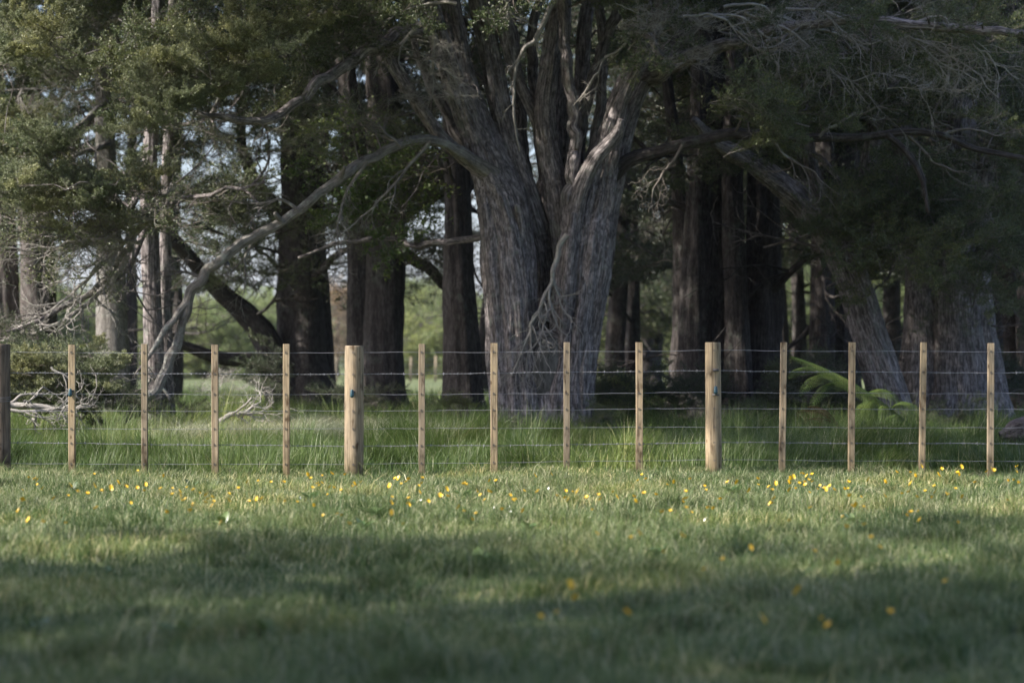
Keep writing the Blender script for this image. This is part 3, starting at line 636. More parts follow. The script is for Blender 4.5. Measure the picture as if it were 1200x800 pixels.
# crown: hanging leafy boughs in the picture and the canopy above it
T.line('sunlit', [(352, 45), (290, 52), (236, 80), (195, 100), (158, 116)], D - 3.2, D - 1.9, 26, .40, .62, 9)
T.line('sunlit', [(300, 85), (240, 112), (200, 136), (165, 152)], D - 3.2, D - 1.9, 15, .38, .58, 8)
T.line('leafy', [(440, 28), (370, 15), (300, 5)], D - 2.6, D - 1.4, 8, .5, .8, 9)
T.line('thin', [(440, 140), (370, 160), (300, 165), (230, 150)], D - 2.4, D - .9, 9, .45, .7, 10)
T.cloud('leafy', 420, 20, 90, 50, D - 2, D + .5, 12, .8, 1.2)
T.cloud('leafy', 760, -10, 120, 40, D - 2, D + 1, 10, .8, 1.2)
T.cloud('leafy', 905, 150, 60, 35, D - 3.0, D - 1.8, 8, .5, .8)
T.cloud('leafy', 1010, 30, 180, 45, D - 3, D - .8, 17, .5, .8)
T.cloud('bare', 1010, 60, 190, 50, D - 3.0, D - 1.2, 8, .4, .7)
T.cloud('bare', 500, 70, 60, 60, D - 1.6, D - .8, 8, .4, .6, .5)
T.cloud('bare', 790, 45, 60, 40, D - 2, D - 1.2, 9, .4, .7)
T.cloud('broad', 450, 200, 55, 60, D + .5, D + 1.6, 9, .7, 1, .4)

T.stem([(572, 276, 9, D - .3), (540, 279, 8, D - .1), (500, 286, 7, D + .2), (450, 281, 6, D + .5), (400, 286, 5, D + .8), (350, 302, 3, D + 1)], 19, sides=12, step=.1, flute=.1, ridge=.004, limb=True, wob=.06)
def right_shade(x, y):        # where the photograph's shade lies behind the fence
    if (x - 4.6) ** 2 + (y - 30.6) ** 2 < 2.7 ** 2: return False  # gap shaped in the unseen canopy to let sun onto the fern
    return x > 1.9 - (y - 25) * 0.25 + 0.5 * math.sin(y * 1.3)
T.cloud('mass', 560, -215, 110, 40, 28.5, 31, 5, .65, .9)  # unseen clumps added overhead to shade the upper stems and right limb
T.shade('mass', 1.6, 10.0, 24.3, 35, 7.0, 10.0, 76, 0.6, 1.0, right_shade)
T.cloud('mass', 700, -400, 420, 120, D - 2, D + 3, 14, 1.0, 1.4)
T.done()

# ------------------------------------------------------------------ the other trees
def tree(name, base, label, stems, limbs=(), clouds=(), bark='bark_shaded', sides=44, step=.09, ridge=.022, flute=.16, extra=None, tang=9):
    t = Tree(name, P(*base), label, bark=bark)
    for k, st in enumerate(stems): t.stem(st, hash_(label) + k, sides=sides, step=step, ridge=ridge, flute=flute)
    for k, st in enumerate(limbs): t.stem(st, hash_(label) + 20 + k, sides=16, step=.12, ridge=.006, flute=.12, limb=True, wob=.08)
    t.nstem = len(t.nodes); t.tangle(tang, 2.2 if base[2] < 50 else 3.2, hash_(label))
    for c in clouds: t.cloud(*c)
    if extra: extra(t)
    t.done(); return t
def hash_(s_): return sum(ord(ch) for ch in s_) % 997

tree('broad_conifer', (42, 490, 44), 'red-brown paired trunks at the left edge behind the brush heap',
     [[(48, 496, 52, 44), (46, 440, 42, 44), (44, 360, 40, 44), (42, 280, 38, 44), (38, 180, 32, 44), (30, 60, 26, 44), (20, -120, 18, 44)],
      [(6, 496, 44, 44.3), (5, 430, 34, 44.3), (4, 330, 30, 44.3), (0, 200, 26, 44.3), (-12, 60, 22, 44.3), (-30, -100, 14, 44.3)]],
     [[(44, 250, 16, 43.8), (70, 200, 12, 43.2), (95, 160, 9, 42.6), (130, 120, 6, 42)], [(30, 200, 12, 43.8), (-20, 150, 10, 43), (-70, 120, 6, 42)]],
     [('leafy', 30, 100, 90, 110, 41.5, 46, 32, 1.0, 1.6), ('sunlit', 20, 190, 60, 40, 38, 41, 10, .8, 1.1), ('mass', 20, -120, 160, 90, 40, 46, 6, 1.0, 1.5)], 'bark_red')
tree('pale_barked_tree', (131, 486, 40), 'pale grey blotched trunk standing behind the brush heap',
     [[(131, 500, 52, 40), (132, 440, 41, 40), (131, 380, 36, 40), (130, 320, 33, 40), (127, 250, 26, 40), (124, 170, 21, 40), (120, 90, 17, 40), (117, 0, 15, 40), (115, -160, 10, 40)]],
     [[(126, 170, 8, 39.8), (105, 178, 6, 39.2), (80, 186, 4, 38.8), (62, 184, 2, 38.6)], [(124, 120, 9, 39.9), (90, 150, 7, 39), (62, 175, 5, 38.4), (40, 215, 3, 38)],
      [(119, 30, 10, 40), (150, 10, 8, 39), (190, -10, 6, 38.5)]],
     [('mass', 170, -190, 140, 50, 35, 39, 10, .9, 1.3), ('mass', 10, -210, 120, 50, 34, 38, 10, .9, 1.3), ('thin', 70, 50, 80, 60, 36, 41, 10, .8, 1.2), ('dark', 140, 40, 110, 60, 37, 42, 18, .9, 1.4), ('bare', 80, 110, 70, 60, 37, 40, 5, .5, .8),  # high mass clumps are unseen, added to shade trunks farther right
      ('dark', 230, 60, 90, 60, 39, 44, 16, .9, 1.4)], 'bark_pale', ridge=.008, flute=.08)
def left_big(t):
    t.line('sunlit', [(175, 225), (120, 218), (60, 222), (0, 228)], 29.5, 31.5, 20, .42, .62, 8)
    t.line('sunlit', [(150, 262), (90, 258), (20, 262)], 29.5, 31.5, 12, .38, .55, 7)
    mb = MB()
    for k, pts in enumerate([[(205, 215), (165, 268), (130, 320), (90, 350), (50, 372), (0, 392), (-60, 405)],
                             [(150, 300), (125, 335), (95, 360), (50, 385), (0, 400), (-50, 420)],
                             [(170, 255), (140, 290), (100, 330), (60, 362), (10, 385)],
                             [(165, 285), (120, 280), (80, 285), (30, 292), (-30, 285)],
                             [(160, 275), (140, 262), (90, 268), (40, 262), (0, 255)],
                             [(200, 470), (180, 440), (165, 455), (150, 470)]]):
        dead_branch(mb, pts, [9, 7, 6, 5, 4, 4][k], 31.5 - k * .15, 200 + k, n=11, l0=.8, droop=-.1)
    mb.obj('bare_twigs', M['dead'], t.root)
    mb = MB()
tree('slender_tree', (186, 508, 33), 'pair of slim grey trunks side by side behind the drooping pale limb',
     [[(184, 520, 32, 33), (182, 470, 25, 33), (180, 400, 22, 33), (177, 320, 20, 33), (175, 240, 19, 33), (177, 160, 15, 33), (182, 60, 12, 33), (186, -80, 8, 33)],
      [(197, 516, 20, 33.3), (194, 440, 17, 33.3), (193, 360, 15, 33.3), (194, 280, 13, 33.3), (196, 190, 12, 33.3), (200, 90, 10, 33.3), (204, -60, 7, 33.3)]],
     [[(177, 200, 8, 32.8), (150, 250, 7, 32.2), (110, 270, 5, 31.6), (60, 282, 3, 31)], [(176, 260, 8, 32.8), (140, 320, 7, 32.2), (90, 350, 6, 31.6), (20, 385, 4, 31), (-40, 400, 3, 30.6)]],
     [('sunlit', 30, 62, 60, 24, 29.5, 31.5, 12, .45, .65), ('sunlit', 50, 172, 38, 12, 29.5, 31, 8, .4, .55), ('leafy', 30, 215, 50, 10, 30.5, 32.5, 5, .4, .6), ('leafy', 80, 280, 90, 20, 30, 32.5, 8, .5, .7), ('thin', 95, 250, 110, 35, 29.5, 32, 14, .6, .9),
      ('thin', 20, 380, 50, 14, 29.5, 31.5, 4, .4, .55), ('bare', 40, 350, 70, 25, 29.5, 31.5, 2, .4, .6), ('leafy', 255, 255, 60, 30, 33, 34.5, 10, .6, .9), ('leafy', 190, 85, 45, 75, 31, 32.5, 18, .6, .9)],
     'bark', sides=36, ridge=.010, flute=.10, extra=left_big)
#SLENDER
tree('twisted_tree', (352, 482, 46), 'dark crooked tree with a low limb sweeping left from its base',
     [[(352, 492, 110, 46), (352, 460, 72, 46), (354, 410, 54, 46), (353, 350, 52, 46), (348, 290, 42, 46), (346, 220, 32, 46), (342, 130, 26, 46), (336, 0, 20, 46)],
      [(372, 480, 40, 46.3), (372, 420, 34, 46.4), (370, 350, 30, 46.5), (366, 270, 26, 46.5), (362, 180, 22, 46.5), (366, 60, 18, 46.5), (370, -60, 14, 46.5)],
      [(335, 470, 40, 45.7), (322, 430, 34, 45.6), (312, 398, 28, 45.5), (292, 372, 24, 45.4), (268, 350, 20, 45.3), (240, 322, 17, 45.2), (212, 290, 14, 45), (180, 250, 10, 45), (150, 200, 6, 45)]],
     [[(330, 445, 24, 45.6), (300, 424, 17, 45.3), (265, 420, 15, 45), (235, 413, 13, 44.8), (205, 402, 9, 44.6), (180, 392, 5, 44.4)],
      [(350, 300, 20, 46), (320, 250, 18, 46), (295, 200, 16, 46), (285, 150, 12, 46), (280, 60, 9, 46)],
      [(362, 330, 12, 45.8), (395, 300, 8, 45.2), (430, 285, 5, 44.8), (470, 275, 3, 44.4)]],
     [('dark', 320, 60, 110, 80, 45, 50, 28, 1.2, 1.8), ('dark', 270, 270, 60, 50, 46, 50, 10, .8, 1.2), ('dark', 240, 190, 50, 35, 45, 49, 9, .7, 1.1), ('leafy', 280, 325, 40, 30, 44, 46, 5, .7, .9), ('massdark', 330, -130, 160, 50, 44, 52, 5, 1.0, 1.6),
      ('thin', 380, 290, 60, 40, 43, 47, 10, .9, 1.3)], 'bark_shaded')
tree('thick_conifer', (438, 487, 42), 'thick dark double trunk left of the great fluted tree',
     [[(450, 496, 66, 42), (448, 450, 50, 42), (449, 380, 44, 42), (451, 300, 42, 42), (452, 200, 40, 42), (448, 100, 36, 42), (440, 0, 32, 42), (430, -140, 22, 42)],
      [(424, 494, 46, 42.3), (424, 440, 34, 42.3), (422, 360, 32, 42.3), (421, 280, 30, 42.3), (415, 180, 28, 42.3), (405, 80, 22, 42.3), (395, -40, 16, 42.3)]],
     [[(465, 290, 14, 42), (495, 310, 13, 42.2), (525, 338, 11, 42.5), (550, 350, 8, 42.8)], [(410, 250, 12, 42), (380, 210, 10, 41.5), (350, 190, 6, 41)],
      [(470, 260, 10, 42), (500, 235, 8, 41.6), (530, 225, 5, 41.2)]],
     [('dark', 430, 110, 80, 100, 42, 47, 32, 1.1, 1.6), ('leafy', 480, 205, 55, 55, 40, 42.5, 16, .8, 1.1), ('massdark', 440, -120, 120, 50, 42, 47, 5, 1.0, 1.5), ('thin', 500, 290, 45, 25, 41, 43, 8, .8, 1.1),
      ('thin', 430, 240, 40, 25, 39, 41, 6, .8, 1.1)], 'bark_shaded')
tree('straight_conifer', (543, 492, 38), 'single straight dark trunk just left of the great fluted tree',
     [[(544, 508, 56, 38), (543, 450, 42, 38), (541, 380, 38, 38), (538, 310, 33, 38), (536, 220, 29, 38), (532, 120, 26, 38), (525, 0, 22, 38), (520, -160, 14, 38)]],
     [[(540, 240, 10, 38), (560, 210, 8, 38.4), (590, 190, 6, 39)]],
     [('dark', 540, 60, 60, 90, 39, 43, 22, 1.0, 1.5), ('leafy', 520, 200, 30, 40, 38.5, 40, 8, .8, 1.0)], 'bark_shaded')
tree('clustered_conifer', (855, 500, 36.5), 'cluster of upright dark stems right of the second round fence post',
     [[(812, 512, 56, 36), (812, 440, 38, 36), (815, 350, 32, 36), (820, 220, 26, 36), (822, 90, 20, 36), (825, -60, 14, 36)],
      [(838, 514, 50, 36.2), (839, 440, 38, 36.2), (842, 320, 33, 36.2), (838, 180, 27, 36.2), (836, 40, 22, 36.2), (834, -120, 15, 36.2)],
      [(866, 510, 42, 35.8), (866, 430, 28, 35.8), (863, 340, 23, 35.8), (859, 220, 21, 35.8), (862, 80, 18, 35.8), (862, -80, 13, 35.8)],
      [(892, 508, 58, 36.4), (890, 430, 48, 36.4), (893, 340, 45, 36.4), (894, 210, 37, 36.4), (893, 60, 31, 36.4), (893, -120, 20, 36.4)],
      [(792, 505, 26, 37), (797, 430, 20, 37), (800, 330, 17, 37), (794, 200, 14, 37), (780, 80, 10, 37)]],
     [[(820, 260, 9, 36), (800, 240, 7, 36), (775, 230, 4, 36)], [(905, 340, 10, 36.2), (925, 320, 8, 36), (950, 300, 4, 36)], [(900, 150, 14, 36.2), (940, 130, 11, 35.5), (1000, 120, 7, 35)]],
     [('dark', 850, 60, 110, 80, 37, 42, 34, 1.1, 1.6), ('leafy', 870, 150, 60, 35, 34, 36, 16, .7, 1.0), ('massdark', 860, -80, 150, 60, 35, 42, 7, 1.0, 1.6), ('massdark', 690, -230, 150, 70, 34, 37, 8, .9, 1.3), ('massdark', 430, -200, 130, 50, 33.5, 36, 9, .8, 1.1), ('dark', 780, 280, 30, 60, 38, 42, 8, .8, 1.2)], 'bark_shaded')  # high clumps off to the left are unseen, added to shade these stems
tree('leaning_tree', (1050, 505, 34), 'leaning lichen-patched trunk tilting up to the left above the fern',
     [[(1058, 522, 58, 34), (1046, 480, 44, 34), (1030, 425, 39, 34), (1014, 375, 36, 34), (998, 325, 34, 34), (972, 275, 31, 33.9), (938, 236, 27, 33.8), (905, 208, 23, 33.6), (872, 186, 19, 33.4), (840, 168, 13, 33.2), (812, 140, 8, 33)],
      [(985, 300, 20, 34.2), (975, 260, 17, 34.3), (958, 220, 15, 34.4), (946, 170, 14, 34.4), (944, 120, 13, 34.4), (950, 30, 10, 34.4), (955, -80, 7, 34.4)],
      [(1010, 300, 16, 34.3), (1008, 255, 14, 34.4), (1016, 200, 14, 34.5), (1026, 150, 14, 34.5), (1028, 90, 12, 34.5), (1024, 0, 9, 34.5)]],
     [[(950, 180, 6, 34.2), (985, 215, 5, 33.8), (1010, 250, 3, 33.5)], [(1026, 130, 8, 34.4), (1060, 90, 7, 34), (1110, 60, 5, 33.6)]],
     [('leafy', 1010, 90, 90, 60, 32, 36, 26, .6, 1.0), ('leafy', 1010, 270, 60, 50, 32.5, 34, 14, .6, .9), ('leafy', 1060, 305, 50, 30, 32, 34, 8, .5, .7), ('broad', 1000, 220, 40, 30, 34, 35.5, 4, .6, .8)], 'bark')
tree('close_grown_conifer', (972, 492, 43), 'two close dark trunks behind the leaning trunk',
     [[(962, 500, 34, 43), (962, 420, 28, 43), (964, 330, 26, 43), (966, 200, 22, 43), (968, 60, 18, 43)],
      [(988, 500, 46, 43.3), (988, 420, 38, 43.3), (986, 330, 34, 43.3), (990, 200, 30, 43.3), (994, 60, 24, 43.3)]],
     [[(955, 380, 8, 43), (930, 400, 6, 43), (905, 425, 3, 43)]],
     [('dark', 960, 200, 90, 90, 43, 48, 34, 1.1, 1.7), ('massdark', 960, -20, 120, 50, 43, 50, 6, 1.0, 1.5)], 'bark_shaded')
tree('massive_conifer', (1120, 502, 36), 'massive shaggy red-brown trunk behind the fence near the right edge',
     [[(1090, 518, 76, 36), (1086, 450, 56, 36), (1084, 370, 46, 36), (1080, 300, 38, 36), (1066, 210, 28, 36), (1046, 100, 22, 36), (1030, -40, 16, 36)],
      [(1124, 518, 80, 35.8), (1124, 450, 62, 35.8), (1120, 370, 52, 35.8), (1120, 290, 42, 35.8), (1126, 190, 32, 35.8), (1130, 60, 24, 35.8), (1130, -80, 16, 35.8)],
      [(1158, 516, 60, 36), (1150, 450, 48, 36), (1142, 380, 42, 36), (1140, 300, 36, 36), (1152, 200, 28, 36), (1175, 80, 20, 36), (1190, -60, 14, 36)]],
     [[(1080, 270, 14, 35.6), (1050, 220, 10, 35), (1020, 190, 6, 34.4)], [(1140, 330, 14, 35.4), (1170, 280, 11, 34.8), (1215, 240, 8, 34.2)]],
     [('leafy', 1150, 290, 80, 50, 31.5, 34.5, 28, .5, .8), ('leafy', 1120, 170, 110, 90, 32, 38, 34, .7, 1.1), ('dark', 1120, 120, 120, 90, 38, 41, 14, .9, 1.3), ('leafy', 1120, 50, 120, 50, 31, 35, 14, .6, .9), ('leafy', 1060, 250, 50, 50, 33, 35, 10, .6, .9), ('massdark', 1140, -60, 160, 60, 34, 42, 7, 1.0, 1.6),
      ('thin', 1100, 350, 70, 20, 32, 34, 5, .4, .6)], 'bark')
tree('slim_conifer', (1188, 492, 44), 'slim trunks at the far right edge, darker and farther than the massive one',
     [[(1186, 500, 24, 44), (1185, 400, 18, 44), (1182, 280, 15, 44), (1180, 120, 12, 44)],
      [(1216, 500, 52, 43.5), (1213, 400, 40, 43.5), (1212, 300, 36, 43.5), (1215, 150, 30, 43.5)]],
     [], [('dark', 1200, 200, 80, 120, 42, 48, 34, 1.1, 1.7), ('dark', 1200, 380, 60, 40, 46, 50, 10, .8, 1.2)], 'bark_red')
tree('round_headed_tree', (757, 462, 72), 'low round-headed tree behind the second fence bay right of the great tree',
     [[(757, 466, 40, 72), (757, 440, 30, 72), (752, 410, 26, 72), (742, 380, 18, 72), (725, 340, 12, 72)],
      [(765, 464, 26, 72.2), (764, 430, 20, 72.2), (772, 390, 16, 72.2), (790, 340, 11, 72.2)],
      [(756, 420, 16, 71.8), (760, 370, 13, 71.8), (756, 320, 9, 71.8)]],
     [], [('dark', 755, 325, 75, 60, 68, 76, 24, 1.2, 1.9), ('leafy', 755, 370, 70, 30, 67, 70, 14, 1.2, 1.6)], 'bark_shaded', sides=20, step=.3, ridge=.02, tang=16)
# deeper trees that close the wood behind
deep = [(-120, 60, 'shadowy tree filling the far left corner', .5), (133, 62, 'shadowy tree hidden behind the pale trunk', .2), (186, 58, 'dark tree directly behind the slim paired trunks', .3),
        (345, 68, 'distant dark crown behind the crooked tree', .3), (546, 64, 'dark crown behind the single straight trunk', .2), (655, 60, 'dark crown hidden behind the great tree stems', .45),
        (720, 52, 'dark tree showing behind the right-hand stems of the great tree', .35), (800, 62, 'deep-shade trunk behind the clustered stems', .7), (915, 56, 'deep-shade tree right of the clustered stems', 1.1),
        (1045, 54, 'deep-shade tree filling the gap left of the massive trunk', 1.1), (1165, 58, 'deep-shade tree behind the right edge', 1.1), (1290, 50, 'deep-shade tree past the right edge', 1.0)]
for k, (x, d, lab, den) in enumerate(deep):
    gy = HOR + FPX * CAMH / d; sc = 40 / d; r_ = random.Random(k)
    a, b_ = r_.uniform(-14, 14), r_.uniform(-20, 20)
    open_ = x < 620
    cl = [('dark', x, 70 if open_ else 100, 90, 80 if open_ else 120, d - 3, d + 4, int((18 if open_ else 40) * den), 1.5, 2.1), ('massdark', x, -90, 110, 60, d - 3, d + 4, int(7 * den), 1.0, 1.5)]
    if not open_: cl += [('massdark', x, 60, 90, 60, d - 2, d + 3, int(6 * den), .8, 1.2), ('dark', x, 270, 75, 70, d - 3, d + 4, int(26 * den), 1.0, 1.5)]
    elif k in (0, 3): cl += [('dark', x, 240, 60, 60, d - 2, d + 3, int(14 * den), 1.0, 1.5)]
    tree('woodland_tree', (x, gy, d), lab,
         [[(x, gy + 8, 40 * sc, d), (x + a * .2, 400, 30 * sc, d), (x + a, 280, 26 * sc, d), (x + a + b_ * .4, 140, 22 * sc, d), (x + a + b_, -40, 16 * sc, d)],
          [(x + 18, gy + 4, 26 * sc, d + .4), (x + 22, 380, 20 * sc, d + .5), (x + 34 - b_, 200, 16 * sc, d + .6), (x + 50 - b_, 20, 12 * sc, d + .6)]],
         [[(x + a, 260, 10 * sc, d), (x + a - 40, 215, 7 * sc, d - 1), (x + a - 80, 190, 4 * sc, d - 2)]],
         cl, 'bark_shaded', sides=18, step=.3, ridge=.02)
# off to the left of the camera: its canopy shades the foreground turf
ts = Tree('shade_tree', (-10.5, 7.5, 0), 'tall tree left of the camera whose canopy shades the near turf', bark='bark')
p_ = [np.array(v) for v in [(-10.5, 7.5, -.2), (-10.4, 7.4, 3), (-10.0, 7.2, 6), (-9.4, 6.8, 9), (-9.2, 6.5, 12)]]
q, rr = tube(ts.trunk, p_, [.55, .42, .36, .26, .1], 40, .12, .15, .02, 5); ts.note(q, rr, 4)
ts.shade('mass', -6.0, 6.5, 3.5, 16.2, 6.2, 9.5, 98, 0.7, 1.15, lambda x, y: y < 9.6 + abs(random.gauss(0, 2.0)) * (0.9 if x < 0 else 1.2) + 0.6 * math.sin(x * 0.9 + 1.0))
ts.done()

# ------------------------------------------------------------------ far trees and woodland beyond the field
far = [(-20, 125, 'light', 330, 70, 'light green tree beyond the field at the far left edge'), (95, 140, 'light', 372, 60, 'light green round tree left of the pale trunk across the field'), (175, 150, 'light', 378, 50, 'light green tree across the field behind the slim trunks'),
       (245, 132, 'light', 372, 60, 'light green tree across the field behind the low sweeping limb'), (315, 165, 'light', 385, 50, 'small light green tree far behind the crooked tree'), (394, 150, 'rust', 330, 42, 'rusty orange-brown tree standing across the field'),
       (482, 160, 'light', 345, 45, 'pale green tree across the field right of the double trunk'), (520, 135, 'light', 372, 36, 'small pale green tree across the field left of the great trunk'), (700, 170, 'light', 372, 46, 'pale green tree across the field just right of the great trunk'),
       (810, 150, 'light', 350, 60, 'light green tree across the field behind the clustered stems'), (930, 130, 'light', 300, 60, 'bright green tree beyond the fern glimpsed through the stems'), (1040, 140, 'light', 330, 50, 'light green tree glimpsed beside the leaning trunk'),
       (1185, 150, 'light', 350, 60, 'light green tree glimpsed past the right edge trunks')]
for k, (x, d, kind, top, rx, lab) in enumerate(far):
    gy = HOR + FPX * CAMH / d
    t = Tree('field_tree', P(x, gy, d), lab, 'trees across the far field', 'bark_shaded', 'tree')
    t.stem([(x, gy + 1, 8, d), (x, gy - 15, 6, d), (x + 2, (gy + top) / 2, 4, d), (x, top + 10, 2, d)], k, sides=8, step=.6, flute=.1, ridge=0, minz=0.5)
    n = int(rx * (gy - top) / 62)
    t.cloud(kind, x, (gy + top) / 2 - 3, rx, (gy - top) / 2 - 5, d - 3, d + 3, min(n, 90) if kind == 'light' else 26, 2.2, 3.6) if kind == 'light' else t.cloud(kind, x, (gy + top) / 2 - 3, rx, (gy - top) / 2 - 5, d - 3, d + 3, 30, 1.6, 2.6)
    t.done()
# far-off wooded rise behind the field trees
def woodland():
    mb = MB(); r = np.random.default_rng(3); n = 52000
    x = r.uniform(-110, 110, n); y = 230 + r.uniform(0, 60, n); top = 4.6 + 2.2 * fbm2(x, y, 0.05, 4) + 3.0 * fbm2(x, y, 0.16, 9) + (y - 230) * 0.05
    z = np.clip(top, 1.0, None) * r.random(n) ** 0.35
    leaves(mb, np.stack([x, y, z], 1), r.normal(size=(n, 3)) + [0, -0.4, 0.5], r.uniform(0.5, 1.1, n), r.uniform(.2, .45, n), 0, r)
    tag(mb.obj('far_woodland', M['leaf_light'], smooth=False), 'pale green mass of woodland beyond the far field', 'woodland', kind='stuff')
woodland()

# ------------------------------------------------------------------ grass
def blades(mb, x, y, h, wd, lean, segs, rnd, r, az=None):
    n = len(x); z0 = gz(x, y) * np.exp(-np.clip(y - 60, 0, None) / 40) - 0.025
    az = r.uniform(0, 2 * math.pi, n) if az is None else az
    fx, fy = np.cos(az), np.sin(az); fa = az + math.pi / 2 + r.normal(0, 0.5, n); wx, wy = np.cos(fa), np.sin(fa)
    V = []; A = []
    for k in range(segs + 1):
        t = k / segs; off = lean * h * t ** 1.8; zz = h * (t - 0.5 * np.clip(lean, 0, 1.4) * t ** 2.4 * 0.6)
        cx = x + fx * off; cyy = y + fy * off; ww = wd * (1 - t ** 1.6) * 0.5
        if k < segs:
            for sg in (-1, 1):
                V.append(np.stack([cx + wx * ww * sg, cyy + wy * ww * sg, z0 + zz], 1))
        else: V.append(np.stack([cx, cyy, z0 + zz], 1))
    V = np.stack(V, 1); nv = V.shape[1]; b = np.arange(n)[:, None] * nv
    f4 = np.concatenate([b + np.array([2 * k, 2 * k + 1, 2 * k + 3, 2 * k + 2]) for k in range(segs - 1)]) if segs > 1 else None
    f3 = b + np.array([2 * (segs - 1), 2 * (segs - 1) + 1, 2 * segs])
    a = np.repeat(rnd, nv); mb.add(V.reshape(-1, 3), f4, f3, np.stack([a, a, a], 1))

def scatter(n, y0, y1, m, r, k=0.2118):
    y = np.sqrt(r.uniform((y0 + m / k) ** 2, (y1 + m / k) ** 2, n)) - m / k
    x = r.uniform(-1, 1, n) * (k * y + m); return x, y

r = np.random.default_rng(21)
mb = MB()
for (y0, y1, dens, hs, ws) in ((6.0, 11, 2300, 1.0, 1.0), (11, 17, 1900, 1.0, 1.15), (17, 23.2, 1700, 1.05, 1.4)):
    area = 0.2118 * (y1 ** 2 - y0 ** 2) + 2 * 0.8 * (y1 - y0); n = int(area * dens)
    x, y = scatter(n, y0, y1, 0.8, r)
    # tussocks: a third of the blades gather round clump centres and stand taller
    nc = int(area * 5); cx_, cy_ = scatter(nc, y0, y1, 0.8, r); cs_ = r.uniform(.03, .10, nc); ch_ = r.uniform(0.9, 1.75, nc)
    tb = r.random(n) < 0.36; ci = r.integers(0, nc, n); x = np.where(tb, cx_[ci] + r.normal(size=n) * cs_[ci], x); y = np.where(tb, cy_[ci] + r.normal(size=n) * cs_[ci], y)
    p1, p2 = fbm2(x, y, 0.8, 11), fbm2(x, y, 3.2, 12)
    h = (0.055 + 0.035 * r.random(n)) * hs * (1 + 0.55 * p1 + 0.6 * p2) * np.where(tb, ch_[ci], 0.85) + 0.02
    tall = r.random(n) < 0.012; h[tall] *= r.uniform(1.4, 2.4, tall.sum())
    rnd = np.clip(0.36 + 0.30 * p1 + 0.16 * r.normal(size=n) + np.where(tb, (ch_[ci] - 1.5) * -0.35, 0), 0, .8)
    dry = r.random(n) < 0.20 + (0.15 if y0 > 16 else 0) + 0.16 * np.clip(fbm2(x, y, 1.3, 14), 0, 1); rnd[dry] = r.uniform(.86, 1, dry.sum())  # dry blades; the extra share near the fence paints in the strip's sunlight
    lean = np.abs(r.normal(0.55, 0.35, n)); lean[dry] += 0.5
    blades(mb, x, y, h, r.uniform(.0028, .0055, n) * ws, lean, 2, rnd, r)
tag(mb.obj('short_grass', M['grass'], smooth=False), 'short grazed turf with pale dry blades in front of the fence', 'grass', kind='stuff')

mb = MB()
for (y0, y1, dens, h0, ws) in ((22.9, 27, 1500, .35, 1.0), (27, 34, 800, .36, 1.3), (34, 46, 330, .30, 2.0), (46, 70, 70, .28, 3.6)):
    area = 0.2118 * (y1 ** 2 - y0 ** 2) + 2 * 1.0 * (y1 - y0); n = int(area * dens)
    x, y = scatter(n, y0, y1, 1.0, r)
    nc = int(area * 2.5); cx_, cy_ = scatter(nc, y0, y1, 1.0, r); cs_ = r.uniform(.05, .16, nc); ch_ = r.uniform(.8, 1.7, nc)
    tb = r.random(n) < 0.4; ci = r.integers(0, nc, n); x = np.where(tb, cx_[ci] + r.normal(size=n) * cs_[ci], x); y = np.maximum(np.where(tb, cy_[ci] + r.normal(size=n) * cs_[ci], y), 22.85)
    p1, p2 = fbm2(x, y, 0.7, 31), fbm2(x, y, 2.6, 32)
    ramp_ = np.clip((y - 22.7) / 1.0 + 0.25 * p2, 0.3, 1)
    h = h0 * ramp_ * (0.75 + 0.4 * r.random(n)) * (1 + 0.35 * p1 + 0.4 * p2) * np.where(tb, ch_[ci], .9)
    rnd = np.clip(0.42 + 0.35 * p1 + 0.2 * p2 + 0.15 * r.normal(size=n), 0, .8); dry = r.random(n) < 0.09; rnd[dry] = r.uniform(.85, 1, dry.sum())
    px_ = 600 + x / y * FPX; keep = ~((px_ > 190) & (px_ < 500) & (y > 26.6) & (y < 32) & (r.random(n) < .8) & (fbm2(x, y, 0.7, 41) + .42 > np.abs(px_ - 350) / 500))
    x, y, h, rnd = x[keep], y[keep], h[keep], rnd[keep]; n = len(x)
    patch_az = fbm2(x, y, 0.9, 33) * 5 + 0.4
    lean = np.abs(r.normal(0.55, 0.35, n))
    blades(mb, x, y, h, r.uniform(.004, .0075, n) * ws, lean, 4 if y0 < 34 else 2, rnd, r, patch_az + r.normal(0, 0.9, n))
tag(mb.obj('long_grass', M['long'], smooth=False), 'long rank grass growing behind the wire fence and under the trees', 'grass', kind='stuff')

mb = MB(); n = 46000
px = r.uniform(190, 500, n); y = r.uniform(26.6, 32.5, n); x = (px - 600) / FPX * y + r.normal(0, .2, n)
k = fbm2(x, y, 0.7, 41) + 0.42 + r.normal(0, .1, n) - np.abs(px - 350) / 500 > 0
x, y = x[k], y[k]; n = len(x)
blades(mb, x, y, r.uniform(.28, .58, n), r.uniform(.005, .010, n), r.uniform(.8, 1.8, n), 4, r.random(n), r, fbm2(x, y, 1.1, 43) * 6 + r.normal(0, .7, n))
tag(mb.obj('matted_grass', M['straw'], smooth=False), 'pale matted dead grass lying between the drooping limb and the fence', 'dead grass', kind='stuff')

